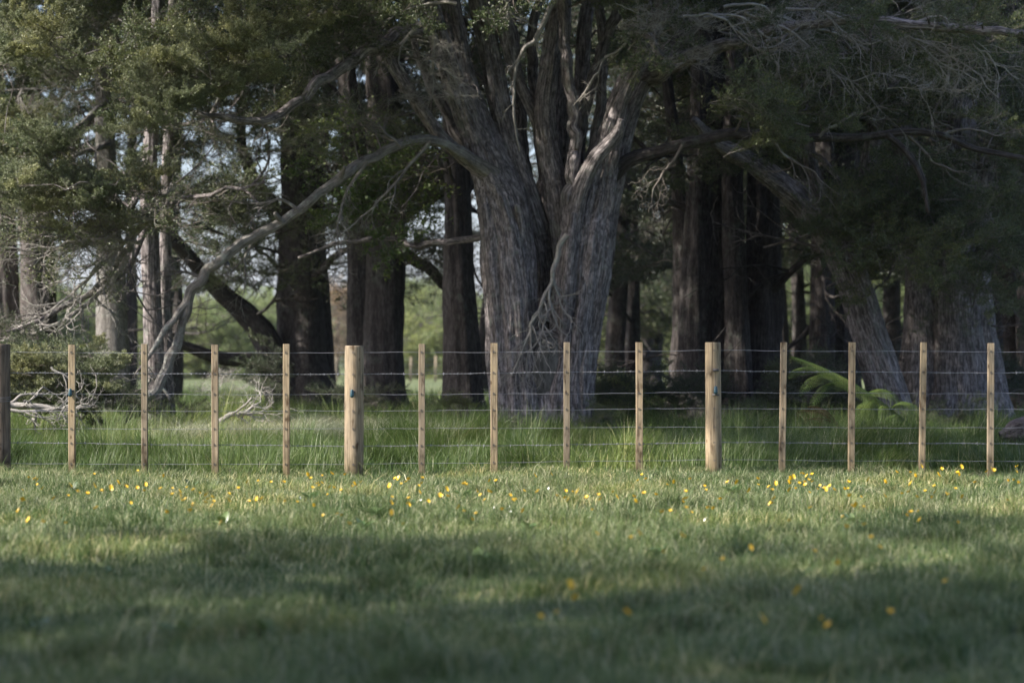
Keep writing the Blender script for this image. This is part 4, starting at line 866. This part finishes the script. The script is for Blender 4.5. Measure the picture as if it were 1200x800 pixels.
# ------------------------------------------------------------------ undergrowth behind the fence
class Plant(Tree):
    pass
def heap(name, px, d, lab, clouds, cat, group=None, sticks=()):
    t = Tree(name, P(px, HOR + FPX * CAMH / d, d), lab, group, 'bark', cat)
    for k, (pts, w_, dd) in enumerate(sticks): dead_branch(t.limbs, pts, w_, dd, 300 + k + int(px), n=6, l0=.5, droop=.1)
    for c in clouds: t.cloud(*c)
    if t.limbs.n: t.limbs.obj('branch', M['dead'], t.root)
    return t
heap('fallen_bough', 75, 28.5, 'heap of fallen leafy boughs with a brown branch at the left edge behind the fence',
     [('sunlit', 58, 455, 72, 26, 28.6, 30.2, 56, .36, .6), ('leafy', 50, 445, 65, 24, 29, 30.5, 24, .4, .6), ('leafy', 130, 474, 30, 12, 28.6, 29.6, 9, .25, .4), ('bare', 130, 476, 30, 12, 28, 29, 2, .3, .45)],
     'fallen branches', None, [([(-20, 473), (30, 474), (70, 477), (106, 477)], 9, 27.4), ([(-10, 482), (50, 479), (95, 478)], 5, 27.3), ([(60, 430), (85, 450), (100, 480)], 3, 28)])
heap('fallen_branch', 283, 29, 'forked grey fallen branch lying on the pale matted grass', [], 'branch', None, [([(258, 494), (268, 487), (284, 484), (296, 477), (303, 475)], 7, 28.6), ([(280, 484), (295, 486), (309, 485)], 5, 28.6)])
heap('bare_shrub', 262, 36, 'leafless reddish twiggy shrub under the low sweeping limb', [('bare', 262, 458, 24, 18, 35, 37, 6, .35, .5)], 'shrub')
heap('shrub', 345, 38, 'small dark weedy shrub at the foot of the crooked tree', [('dark', 318, 450, 14, 26, 37, 38.5, 9, .3, .5)], 'shrub')
heap('shrub', 735, 34, 'low spreading green shrub right of the great trunk', [('leafy', 735, 462, 58, 18, 33, 36, 30, .3, .5), ('light', 735, 468, 50, 12, 33, 35, 8, .25, .4)], 'shrub')
heap('shrub', 812, 33, 'dark low bush at the foot of the clustered stems', [('dark', 812, 470, 32, 18, 32, 34, 16, .3, .5)], 'shrub')
heap('shrub', 940, 33, 'dark leafy bush behind the fern', [('dark', 950, 460, 35, 32, 33, 35, 22, .4, .6), ('leafy', 925, 435, 14, 14, 33, 34, 6, .25, .35)], 'shrub')
heap('shrub', 1180, 36, 'dark low growth at the right edge behind the last batten', [('dark', 1180, 455, 30, 22, 36, 38, 14, .4, .6)], 'shrub')
heap('shrub', 705, 31, 'pale leafy weed clump right of the great trunk base', [('leafy', 702, 492, 20, 9, 30.4, 31.4, 9, .16, .28)], 'shrub')
heap('shrub', 535, 36, 'low weedy growth at the foot of the single straight trunk', [('leafy', 528, 478, 22, 8, 35, 36.5, 9, .2, .35)], 'shrub')
heap('shrub', 432, 40, 'dark low weeds around the double trunk base', [('dark', 428, 470, 45, 8, 39.5, 41, 14, .3, .5)], 'shrub')
heap('shrub', 885, 33, 'leafy undergrowth between the bracketed post and the fern', [('leafy', 885, 488, 30, 10, 32, 33.5, 12, .2, .35)], 'shrub')
heap('shrub', 1105, 32, 'low leafy growth in front of the massive trunk', [('leafy', 1110, 492, 55, 7, 31, 32.5, 16, .16, .3)], 'shrub')
heap('shrub', 222, 31, 'small green weeds beside the foot of the slim trunks', [('leafy', 218, 488, 18, 8, 30.5, 31.5, 7, .16, .26)], 'shrub')
heap('shrub', 605, 29, 'small weedy plant at the foot of the great trunk', [('leafy', 608, 500, 8, 8, 28.6, 29.4, 4, .12, .2)], 'shrub')

def frond(mb, base, tip, sag, width, r, n=26, mat=0):
    """a twice-divided fern frond from base to tip with its pinnae hanging either side"""
    base, tip = np.array(base), np.array(tip); ax = tip - base; L_ = np.linalg.norm(ax); ax = ax / L_
    sd = np.cross(ax, [0, 0, 1]); sd /= np.linalg.norm(sd) + 1e-9
    mid = [base + ax * L_ * t + np.array([0, 0, sag * 4 * t * (1 - t)]) for t in np.linspace(0, 1, n)]
    seg_tubes(mb, [(mid[k], mid[k + 1], .008 * (1 - k / n) + .002, .008 * (1 - (k + 1) / n) + .002) for k in range(n - 1)], mat)
    P0 = []; DD = []; LL = []
    for k in range(3, n):
        t = k / n; w_ = width * math.sin(math.pi * min(1, t * 0.85 + 0.12)) ** 0.8
        for sg in (-1, 1):
            d = sd * sg * 0.55 + ax * 0.30 + np.array([0, 0, -0.35 if sg * sd[1] < 0 else 0.10]); d /= np.linalg.norm(d); m_ = 12
            pts = [mid[k] + d * w_ * u + np.array([0, 0, -0.35 * w_ * u * u]) for u in np.linspace(0, 1, m_)]
            seg_tubes(mb, [(pts[q], pts[q + 1], .0022, .0018) for q in range(m_ - 1)], mat)
            c2 = np.cross(d, np.cross(sd, ax)); c2 /= np.linalg.norm(c2)
            for q in range(1, m_):
                ln = 0.010 * (1.25 - q / m_) + 0.003
                for s2 in (-1, 1): P0.append(pts[q]); DD.append(c2 * s2 + d * 0.35 + r.normal(size=3) * .06); LL.append(ln)
    P0, DD, LL = np.array(P0), np.array(DD), np.array(LL); nrm = np.cross(sd, ax)
    DD /= np.linalg.norm(DD, axis=1)[:, None]; s_ = np.cross(DD, np.tile(nrm, (len(DD), 1))); s_ /= np.linalg.norm(s_, axis=1)[:, None]
    wd = (LL * 0.5 + .0045)[:, None]; l_ = LL[:, None]
    V = np.stack([P0, P0 + DD * l_ * .4 + s_ * wd, P0 + DD * l_, P0 + DD * l_ * .4 - s_ * wd], 1)
    a = np.repeat(r.random(len(P0)), 4)
    mb.add(V.reshape(-1, 3), np.arange(len(P0))[:, None] * 4 + np.arange(4), None, np.stack([a, a, a], 1), mat)
fe = empty('tree_fern', tuple(P(1040, 505, 30)), 'bright green fern with drooping divided fronds in the shade behind the fence', 'fern')
r = np.random.default_rng(5)
for bs, tp, sg, wd in [((1068, 500), (928, 418), .12, .22), ((1030, 474), (1003, 500), .16, .12), ((1000, 458), (950, 478), .20, .12), ((985, 448), (938, 462), .16, .11), ((1045, 482), (1020, 503), .16, .12), ((965, 438), (925, 442), .10, .10),
                       ((1060, 492), (1038, 505), .12, .11), ((1045, 478), (1078, 492), .14, .12), ((1015, 462), (1052, 470), .10, .10)]:
    mb = MB(); frond(mb, P(bs[0], bs[1], 30), P(tp[0], tp[1], 29.4 + r.uniform(-.2, .2)), sg, wd, r, 30 if abs(bs[0] - tp[0]) < 90 else 70); mb.obj('frond', M['fern'], fe, smooth=False)
fd = empty('dead_fern', tuple(P(955, 515, 29.5)), 'withered tan fern fronds low beside the green fern', 'fern')
for bs, tp, sg, wd in [((985, 503), (935, 486), .12, .16), ((985, 503), (950, 478), .1, .14), ((985, 503), (940, 497), .1, .13)]:
    mb = MB(); frond(mb, P(bs[0], bs[1], 29), P(tp[0], tp[1], 28.7), sg, wd, r, 18); mb.obj('dead_frond', M['fern_dry'], fd, smooth=False)
lg = MB(); tube(lg, [P(1172, 511, 26), P(1195, 504, 26), P(1240, 494, 26.1), P(1300, 486, 26.3)], [.05, .13, .16, .17], 40, .04, .15, .012, 77)
tag(lg.obj('fallen_log', M['bark_red']), 'brown fallen log in long grass at the right edge', 'log')

# ------------------------------------------------------------------ far fences
def far_fence(lab, pts, h, wd, mat, wires, name='batten_fence'):
    e = empty(name, (pts[0][0], pts[0][1], 0), lab, 'fence')
    mb0 = MB(); box(mb0, -wd / 2, wd / 2, -.03, .03, -.1, 1.0); me = mb0.mesh('batten', M[mat], smooth=False)
    for k, (x, y) in enumerate(pts):
        o = bpy.data.objects.new('batten', me); COL.objects.link(o); o.parent = e; o.matrix_parent_inverse = Matrix.Translation(e.location).inverted()
        o.location = (x, y, 0); o.scale = (1, 1, h * random.uniform(.94, 1.05)); o.rotation_euler = (0, random.gauss(0, .02), 0)
    for z in wires:
        mb = MB(); tube(mb, [(pts[0][0], pts[0][1] + .05, z), ((pts[0][0] + pts[-1][0]) / 2, (pts[0][1] + pts[-1][1]) / 2 + .05, z), (pts[-1][0], pts[-1][1] + .05, z)], [.006] * 3, 4, 5)
        mb.obj('wire', M['wire'], e)
pts = []
for px in list(np.arange(365, 990, 14.5)):
    d = 112 + (px - 365) * .02; pts.append(((px - 600) / FPX * d, d))
far_fence('pale timber batten fence crossing the sunny field behind the trees', pts, 1.2, .10, 'timber_far', (.5, .8, 1.05))
pts = []
for k in range(26):
    px = -30 + k * 7.4; d = 66 + k * 1.4; pts.append(((px - 600) / FPX * d, d))
far_fence('old dark close-set paling fence behind the left trees', pts, 1.35, .10, 'timber_old', (.5, 1.1), 'paling_fence')

# ------------------------------------------------------------------ the wire fence
W = lambda px: (px - 600) / FPX * FENCE_Y
Zf = lambda py: CAMH - (py - HOR) / FPX * FENCE_Y
F = empty('wire_fence', (0, FENCE_Y, 0), 'new seven-wire fence with pale pine battens and round posts across the pasture', 'fence')
def round_post(px, top, wpx, mat, lean, seed, label=None):
    mb = MB(); x = W(px); r0 = wpx / 2 / FPX * FENCE_Y; zt = Zf(top)
    zs = np.concatenate([np.linspace(-.3, zt - .012, 60), [zt - .004, zt]]); th = np.arange(40) / 40 * 2 * math.pi
    rr = np.full(len(zs), r0) * (1 + .03 * (1 - zs / zt)); rr[-2] *= .985; rr[-1] *= .95
    X, Z = np.meshgrid(th, zs); nz = vn(np.stack([np.cos(X).ravel() * 2, np.sin(X).ravel() * 2, Z.ravel() * 1.1], 1), seed)
    R_ = rr[:, None] * (1 + .035 * nz.reshape(X.shape))
    v = np.stack([x + R_ * np.cos(X) + lean * Z, FENCE_Y + .0 + r0 * 0.0 + R_ * np.sin(X), Z], 2).reshape(-1, 3)
    n = len(zs); i = np.arange(n - 1)[:, None] * 40; j = np.arange(40)[None, :]; j2 = (j + 1) % 40
    mb.add(v, np.stack([i + j, i + j2, i + 40 + j2, i + 40 + j], 2).reshape(-1, 4), None, v)
    c = np.vstack([v[-40:], v[-40:].mean(0)]); mb.add(c, None, [[k, (k + 1) % 40, 40] for k in range(40)], c, 1)
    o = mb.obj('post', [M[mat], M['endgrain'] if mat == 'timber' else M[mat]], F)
    if label: o['label'] = label
    return o, x, r0
posts = [round_post(1, 403, 22, 'timber_old', 0, 1, 'dark weathered round post at the left edge'), round_post(415, 405, 22, 'timber', .001, 2, 'stout pale round post left of the great tree'),
         round_post(836.5, 401, 18.5, 'timber', -.008, 3, 'pale round post with a metal bracket and blue insulator'), round_post(1257, 402, 20, 'timber', 0, 4), round_post(-420, 404, 20, 'timber', 0, 5)]
bat = [(-80, 404, 0), (-165, 404, 0), (-250, 404, 0), (-335, 404, 0), (85, 404, .0), (170, 403, .0), (252.5, 404, 0), (336, 403, 0), (494.5, 403, 0), (579, 402, 0.0), (664, 401, .002), (749, 401, 0), (916, 401, .014), (997, 401, .008), (1079.5, 401, .016), (1160, 402, .005),
       (1340, 402, 0), (1424, 402, 0)]
batten_objs = []
for k, (px, top, lean) in enumerate(bat):
    mb = MB(); x = W(px); hw = .031 + random.uniform(-.003, .003); zt = Zf(top)
    c = .004; xs = [(-hw, -.022 + c), (-hw + c, -.022), (hw - c, -.022), (hw, -.022 + c), (hw, .022), (-hw, .022)]
    zz = [-.25, .2, .5, .8, zt - .003, zt]; rows = []
    for q, z in enumerate(zz):
        s_ = .96 if q == 5 else 1; wv = random.uniform(-.0015, .0015)
        rows += [(x + a * s_ + lean * z + wv, FENCE_Y - .026 + b_ * s_, z) for a, b_ in xs]
    f = [[q * 6 + j, q * 6 + (j + 1) % 6, (q + 1) * 6 + (j + 1) % 6, (q + 1) * 6 + j] for q in range(5) for j in range(6)]
    e0 = 30; f += [[e0, e0 + 1, e0 + 2, e0 + 3], [e0, e0 + 3, e0 + 4, e0 + 5]]
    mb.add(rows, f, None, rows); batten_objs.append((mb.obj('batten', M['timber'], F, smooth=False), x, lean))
wy = [(412.7, 413, 411.3, 410.5, 412), (436.5, 438.5, 435, 434.3, 437), (461, 462, 460.3, 459.5, 461), (481, 481.3, 479, 478.3, 479.5), (502, 502, 500.3, 500, 501), (518, 522.5, 520, 518, 519.5), (543, 543.5, 539.5, 538.5, 540)]
wx_ = [1, 415, 720, 836, 1257]
def wz(k, px): return Zf(float(np.interp(px, wx_, wy[k])))
for k in range(7):
    mb = MB(); barbed = k in (1, 5); pxs = np.arange(-420, 1430, 21.0)
    pts = [np.array([W(p_), FENCE_Y, wz(k, p_) + .0025 * math.sin(p_ * .11 + k * 2) + .002 * math.sin(p_ * .031 + k) - .004 * abs(math.sin((p_ - 415) / 421.5 * math.pi))]) for p_ in pxs]
    if barbed:
        for ph in (0, math.pi):
            n = 2600; tt = np.linspace(0, 1, n); xs = W(-420) + tt * (W(1430) - W(-420)); pz = np.interp(xs, [p_[0] for p_ in pts], [p_[2] for p_ in pts]); a = xs * 2 * math.pi / .07 + ph
            pp = np.stack([xs, FENCE_Y + .0022 * np.cos(a), pz + .0022 * np.sin(a)], 1)
            seg_tubes(mb, list(zip(pp[:-1], pp[1:], [.0022] * n, [.0022] * n)), 0)
        for xb in np.arange(W(-400), W(1420), .125):
            zb = np.interp(xb, [p_[0] for p_ in pts], [p_[2] for p_ in pts]); ca = random.uniform(0, 3)
            for q in range(4):
                a = ca + q * math.pi / 2 + .3; dx = random.uniform(-.006, .006)
                e1 = np.array([xb + .012 * (1 if q % 2 else -1) * .6, FENCE_Y + .016 * math.cos(a), zb + .016 * math.sin(a)])
                seg_tubes(mb, [(np.array([xb + dx, FENCE_Y, zb]), e1, .0022, .0012)], 0)
            seg_tubes(mb, [(np.array([xb - .008, FENCE_Y, zb]), np.array([xb + .008, FENCE_Y, zb]), .005, .005)], 0)
    else: tube(mb, pts, [.0019] * len(pts), 5, .2)
    mb.obj('barbed_wire' if barbed else 'wire', M['wire'], F)
def staples(items, front):
    for (o, x, lean) in items:
        mb = MB()
        for k in range(7):
            z = wz(k, 600 + x * FPX / FENCE_Y); xx = x + lean * z; y = FENCE_Y - front
            seg_tubes(mb, [((xx - .008, y, z + .010), (xx - .008, y, z - .010), .0022, .0022), ((xx - .008, y, z + .010), (xx + .008, y - .002, z), .0022, .0022), ((xx + .008, y - .002, z), (xx - .008, y, z - .010), .0022, .0022)], 0)
        s_ = mb.mesh('staple', M['steel']); q = bpy.data.objects.new('staple', s_); COL.objects.link(q); q.parent = o
        q.matrix_parent_inverse = o.matrix_world.inverted() if False else Matrix.Translation(F.location).inverted() @ Matrix.Identity(4)
        q.matrix_parent_inverse = Matrix.Identity(4)
staples(batten_objs, .050)
staples([(o, x, 0) for o, x, r0 in posts], .094)
def insulator(o, x, y, z, plate=True):
    mb = MB(); th = np.arange(14) / 14 * 2 * math.pi; prof = [(.004, .040), (.012, .036), (.017, .024), (.014, .012), (.021, .004), (.016, -.008), (.022, -.018), (.014, -.032), (.005, -.038)]
    v = np.array([[x + a * math.cos(t), y + a * math.sin(t), z + b_] for a, b_ in prof for t in th]); n = len(prof)
    i = np.arange(n - 1)[:, None] * 14; j = np.arange(14)[None, :]; j2 = (j + 1) % 14
    mb.add(v, np.stack([i + j, i + j2, i + 14 + j2, i + 14 + j], 2).reshape(-1, 4)); q = mb.obj('insulator', M['teal'], None); q.parent = o
    if plate:
        mb = MB(); box(mb, x - .03, x + .034, y + .018, y + .03, z - .052, z - .036); box(mb, x - .024, x + .03, y + .016, y + .028, z + .175, z + .20)
        seg_tubes(mb, [((x + .0, y, z + .04), (x - .008, y + .012, z + .18), .002, .002)], 0)
        q = mb.obj('bracket', M['steel'], None); q.parent = o
    else:
        mb = MB(); box(mb, x - .004, x + .03, y + .016, y + .03, z + .01, z + .026); q = mb.obj('bracket', M['steel'], None); q.parent = o
insulator(posts[2][0], W(837.5), FENCE_Y - .115, Zf(457))
insulator(posts[1][0], W(413.5), FENCE_Y - .125, Zf(461), False)
insulator(batten_objs[4][0], W(84), FENCE_Y - .075, Zf(460), False)
mb = MB()
for k in range(3):
    th = np.linspace(0, 2 * math.pi, 25); x0 = W(1); rr = .093
    pp = [np.array([x0 + rr * math.cos(t), FENCE_Y + rr * math.sin(t), Zf(465 + k * 2.2) + .006 * math.sin(t)]) for t in th]
    seg_tubes(mb, list(zip(pp[:-1], pp[1:], [.0025] * 24, [.0025] * 24)), 0)
q = mb.obj('wire_wrap', M['wire'], None); q.parent = posts[0][0]

# ------------------------------------------------------------------ flowers and weeds in the turf
def flower_mesh(name, petals, pr, cup, mat, h, seed):
    mb = MB(); r = np.random.default_rng(seed); lean = r.normal(0, .02, 2); top = np.array([lean[0], lean[1], h])
    seg_tubes(mb, [((0, 0, 0), top * .5 + np.array([.004, 0, 0]), .0013, .0012), (top * .5 + np.array([.004, 0, 0]), top, .0012, .0011)], 0)
    tilt = r.normal(0, .55, 2)
    for k in range(petals):
        a = k * 2 * math.pi / petals; u = np.array([math.cos(a), math.sin(a), 0]); s_ = np.array([-math.sin(a), math.cos(a), 0]); zz = np.array([0, 0, 1])
        w_ = pr * (math.sin(math.pi / petals) * 1.15 if petals < 8 else .22)
        pts = [top, top + u * pr * .5 + s_ * w_ * .8 + zz * cup * pr * .25, top + u * pr * .95 + s_ * w_ * .7 + zz * cup * pr * .8, top + u * pr + zz * cup * pr * .85, top + u * pr * .95 - s_ * w_ * .7 + zz * cup * pr * .8, top + u * pr * .5 - s_ * w_ * .8 + zz * cup * pr * .25]
        pts = [p_ + zz * ((p_ - top)[0] * tilt[0] + (p_ - top)[1] * tilt[1]) for p_ in pts]
        mb.add(pts, [[0, 1, 2, 3], [0, 3, 4, 5]], None, None, 1)
    c = np.array([[0, 0, .003 + pr * .12]] + [[pr * .25 * math.cos(t), pr * .25 * math.sin(t), .002] for t in np.arange(8) / 8 * 6.283]) + top
    mb.add(c, None, [[0, 1 + k, 1 + (k + 1) % 8] for k in range(8)], None, 2)
    return mb.mesh(name, [M['stem'], M[mat], M['yellow']], smooth=False)
bc = [flower_mesh('buttercup', 5, .0130, 1.1, 'yellow', .19 + .02 * k, k) for k in range(4)]
dz = [flower_mesh('daisy', 12, .010, .1, 'white', .10 + .01 * k, 20 + k) for k in range(2)]
r = random.Random(4)
def plant_at(px, py, me, h, lab, cat, grp, sc=1.0):
    d = FPX * (CAMH - h) / (py - HOR); x = (px - 600) / FPX * d
    o = bpy.data.objects.new(cat, me); COL.objects.link(o); o.location = (x, d, float(gz(np.array([x]), np.array([d]))[0]) - .02); o.rotation_euler = (0, 0, r.uniform(0, 6.28)); o.scale = (sc,) * 3
    tag(o, lab, cat, grp)
spots = [(635, 707), (652, 695), (671, 692), (674, 705), (730, 722), (975, 722), (898, 722), (930, 700), (963, 702), (980, 670), (1043, 705), (1095, 684), (1030, 636), (1020, 637), (1003, 630), (955, 633), (882, 645), (797, 640), (790, 656), (850, 655), (826, 661), (752, 640), (770, 610), (1005, 617), (916, 614), (697, 621), (735, 636)]
cl = [(240, 587, 60, 14, 34), (60, 590, 70, 18, 16), (500, 578, 70, 10, 30), (560, 590, 90, 18, 18), (380, 570, 60, 10, 12), (925, 556, 60, 5, 20), (930, 572, 70, 8, 20), (1110, 552, 60, 5, 16), (1060, 590, 90, 18, 22), (800, 585, 90, 16, 14), (660, 580, 60, 10, 12), (150, 575, 140, 10, 22), (420, 565, 60, 6, 8)]
for cx, cy_, sx, sy, n in cl:
    for k in range(int(n * .55)): spots.append((cx + r.gauss(0, sx * .55), min(max(cy_ + r.gauss(0, sy * .6), 546), 640)))
for k in range(125): spots.append((r.uniform(4, 1196), 553 + abs(r.gauss(0, 20))))
for px, py in spots:
    if 0 < px < 1200: plant_at(px, py, r.choice(bc), .19, 'small yellow buttercup flower on a thin stem in the short turf', 'buttercup', 'buttercups in the pasture', r.uniform(.68, 1.05))
for k in range(14):
    px, py = r.uniform(10, 1190), r.uniform(560, 612)
    if k < 6: px, py = 560 + r.gauss(0, 40), 585 + r.gauss(0, 5)
    plant_at(px, py, r.choice(dz), .10, 'tiny white daisy flower low in the short turf', 'daisy', 'white daisies in the pasture', r.uniform(.55, .85))

def dock(seed, n, l0):
    mb = MB(); r_ = np.random.default_rng(seed)
    for k in range(n):
        a = k * 2.4 + r_.normal(0, .2); el = r_.uniform(.35, 1.1); u = np.array([math.cos(a) * math.cos(el), math.sin(a) * math.cos(el), math.sin(el)]); s_ = np.array([-math.sin(a), math.cos(a), 0]); l = l0 * r_.uniform(.6, 1.15); rows = []
        for q in range(7):
            t = q / 6; c = u * l * t + np.array([0, 0, -.45 * l * t * t * math.cos(el)]); w_ = l * .17 * math.sin(math.pi * min(1, .08 + t * .92)) ** .8
            rows += [c - s_ * w_ + [0, 0, w_ * .35], c, c + s_ * w_ + [0, 0, w_ * .35]]
        b_ = r_.random(); f = [[q * 3 + j, q * 3 + j + 1, (q + 1) * 3 + j + 1, (q + 1) * 3 + j] for q in range(6) for j in (0, 1)]
        mb.add(rows, f, None, np.full((21, 3), b_))
    return mb.mesh('weed', M['dock'])
wm = [dock(k, 8, .11 + .02 * k) for k in range(3)]
for px, py, lab in [(262, 606, 'broad-leaved weed in the turf below the third batten'), (425, 606, 'dark broad-leaved weed in the turf below the stout post'), (365, 582, 'broad-leaved weed below the bay left of the stout post'), (150, 590, 'broad-leaved weed below the second batten'),
                    (620, 612, 'broad-leaved weed in the lit turf below the great trunk'), (770, 640, 'broad-leaved weed in the shaded patch below the seventh bay'), (1000, 600, 'broad-leaved weed below the batten beside the fern'), (1120, 590, 'broad-leaved weed in the turf near the right edge'),
                    (560, 655, 'broad-leaved weed at the shade edge near the middle'), (130, 650, 'broad-leaved weed at the shade edge at left'), (940, 668, 'broad-leaved weed in the right-hand shade'), (480, 590, 'broad-leaved weed in the lit turf right of the stout post'), (440, 598, 'broad-leaved weed on the edge of the turf shade'), (305, 565, 'broad-leaved weed at the fence line beside the fourth batten'),
                    (225, 560, 'broad-leaved weed at the fence line beside the third batten'), (85, 565, 'broad-leaved weed at the foot of the first batten'), (40, 720, 'blurred broad-leaved weed in the near left corner'), (315, 738, 'large blurred broad-leaved weed in the near turf, left of centre'),
                    (215, 735, 'blurred broad-leaved weed in the near turf shade at left'), (690, 742, 'blurred broad-leaved weed in the near turf just right of centre'), (860, 566, 'broad-leaved weed right of the bracketed post'), (545, 572, 'broad-leaved weed at the fence line below the great trunk')]:
    plant_at(px, py + 10, wm[int(px) % 3], 0, lab, 'weed', 'broad-leaved weeds in the turf', r.uniform(.85, 1.3))
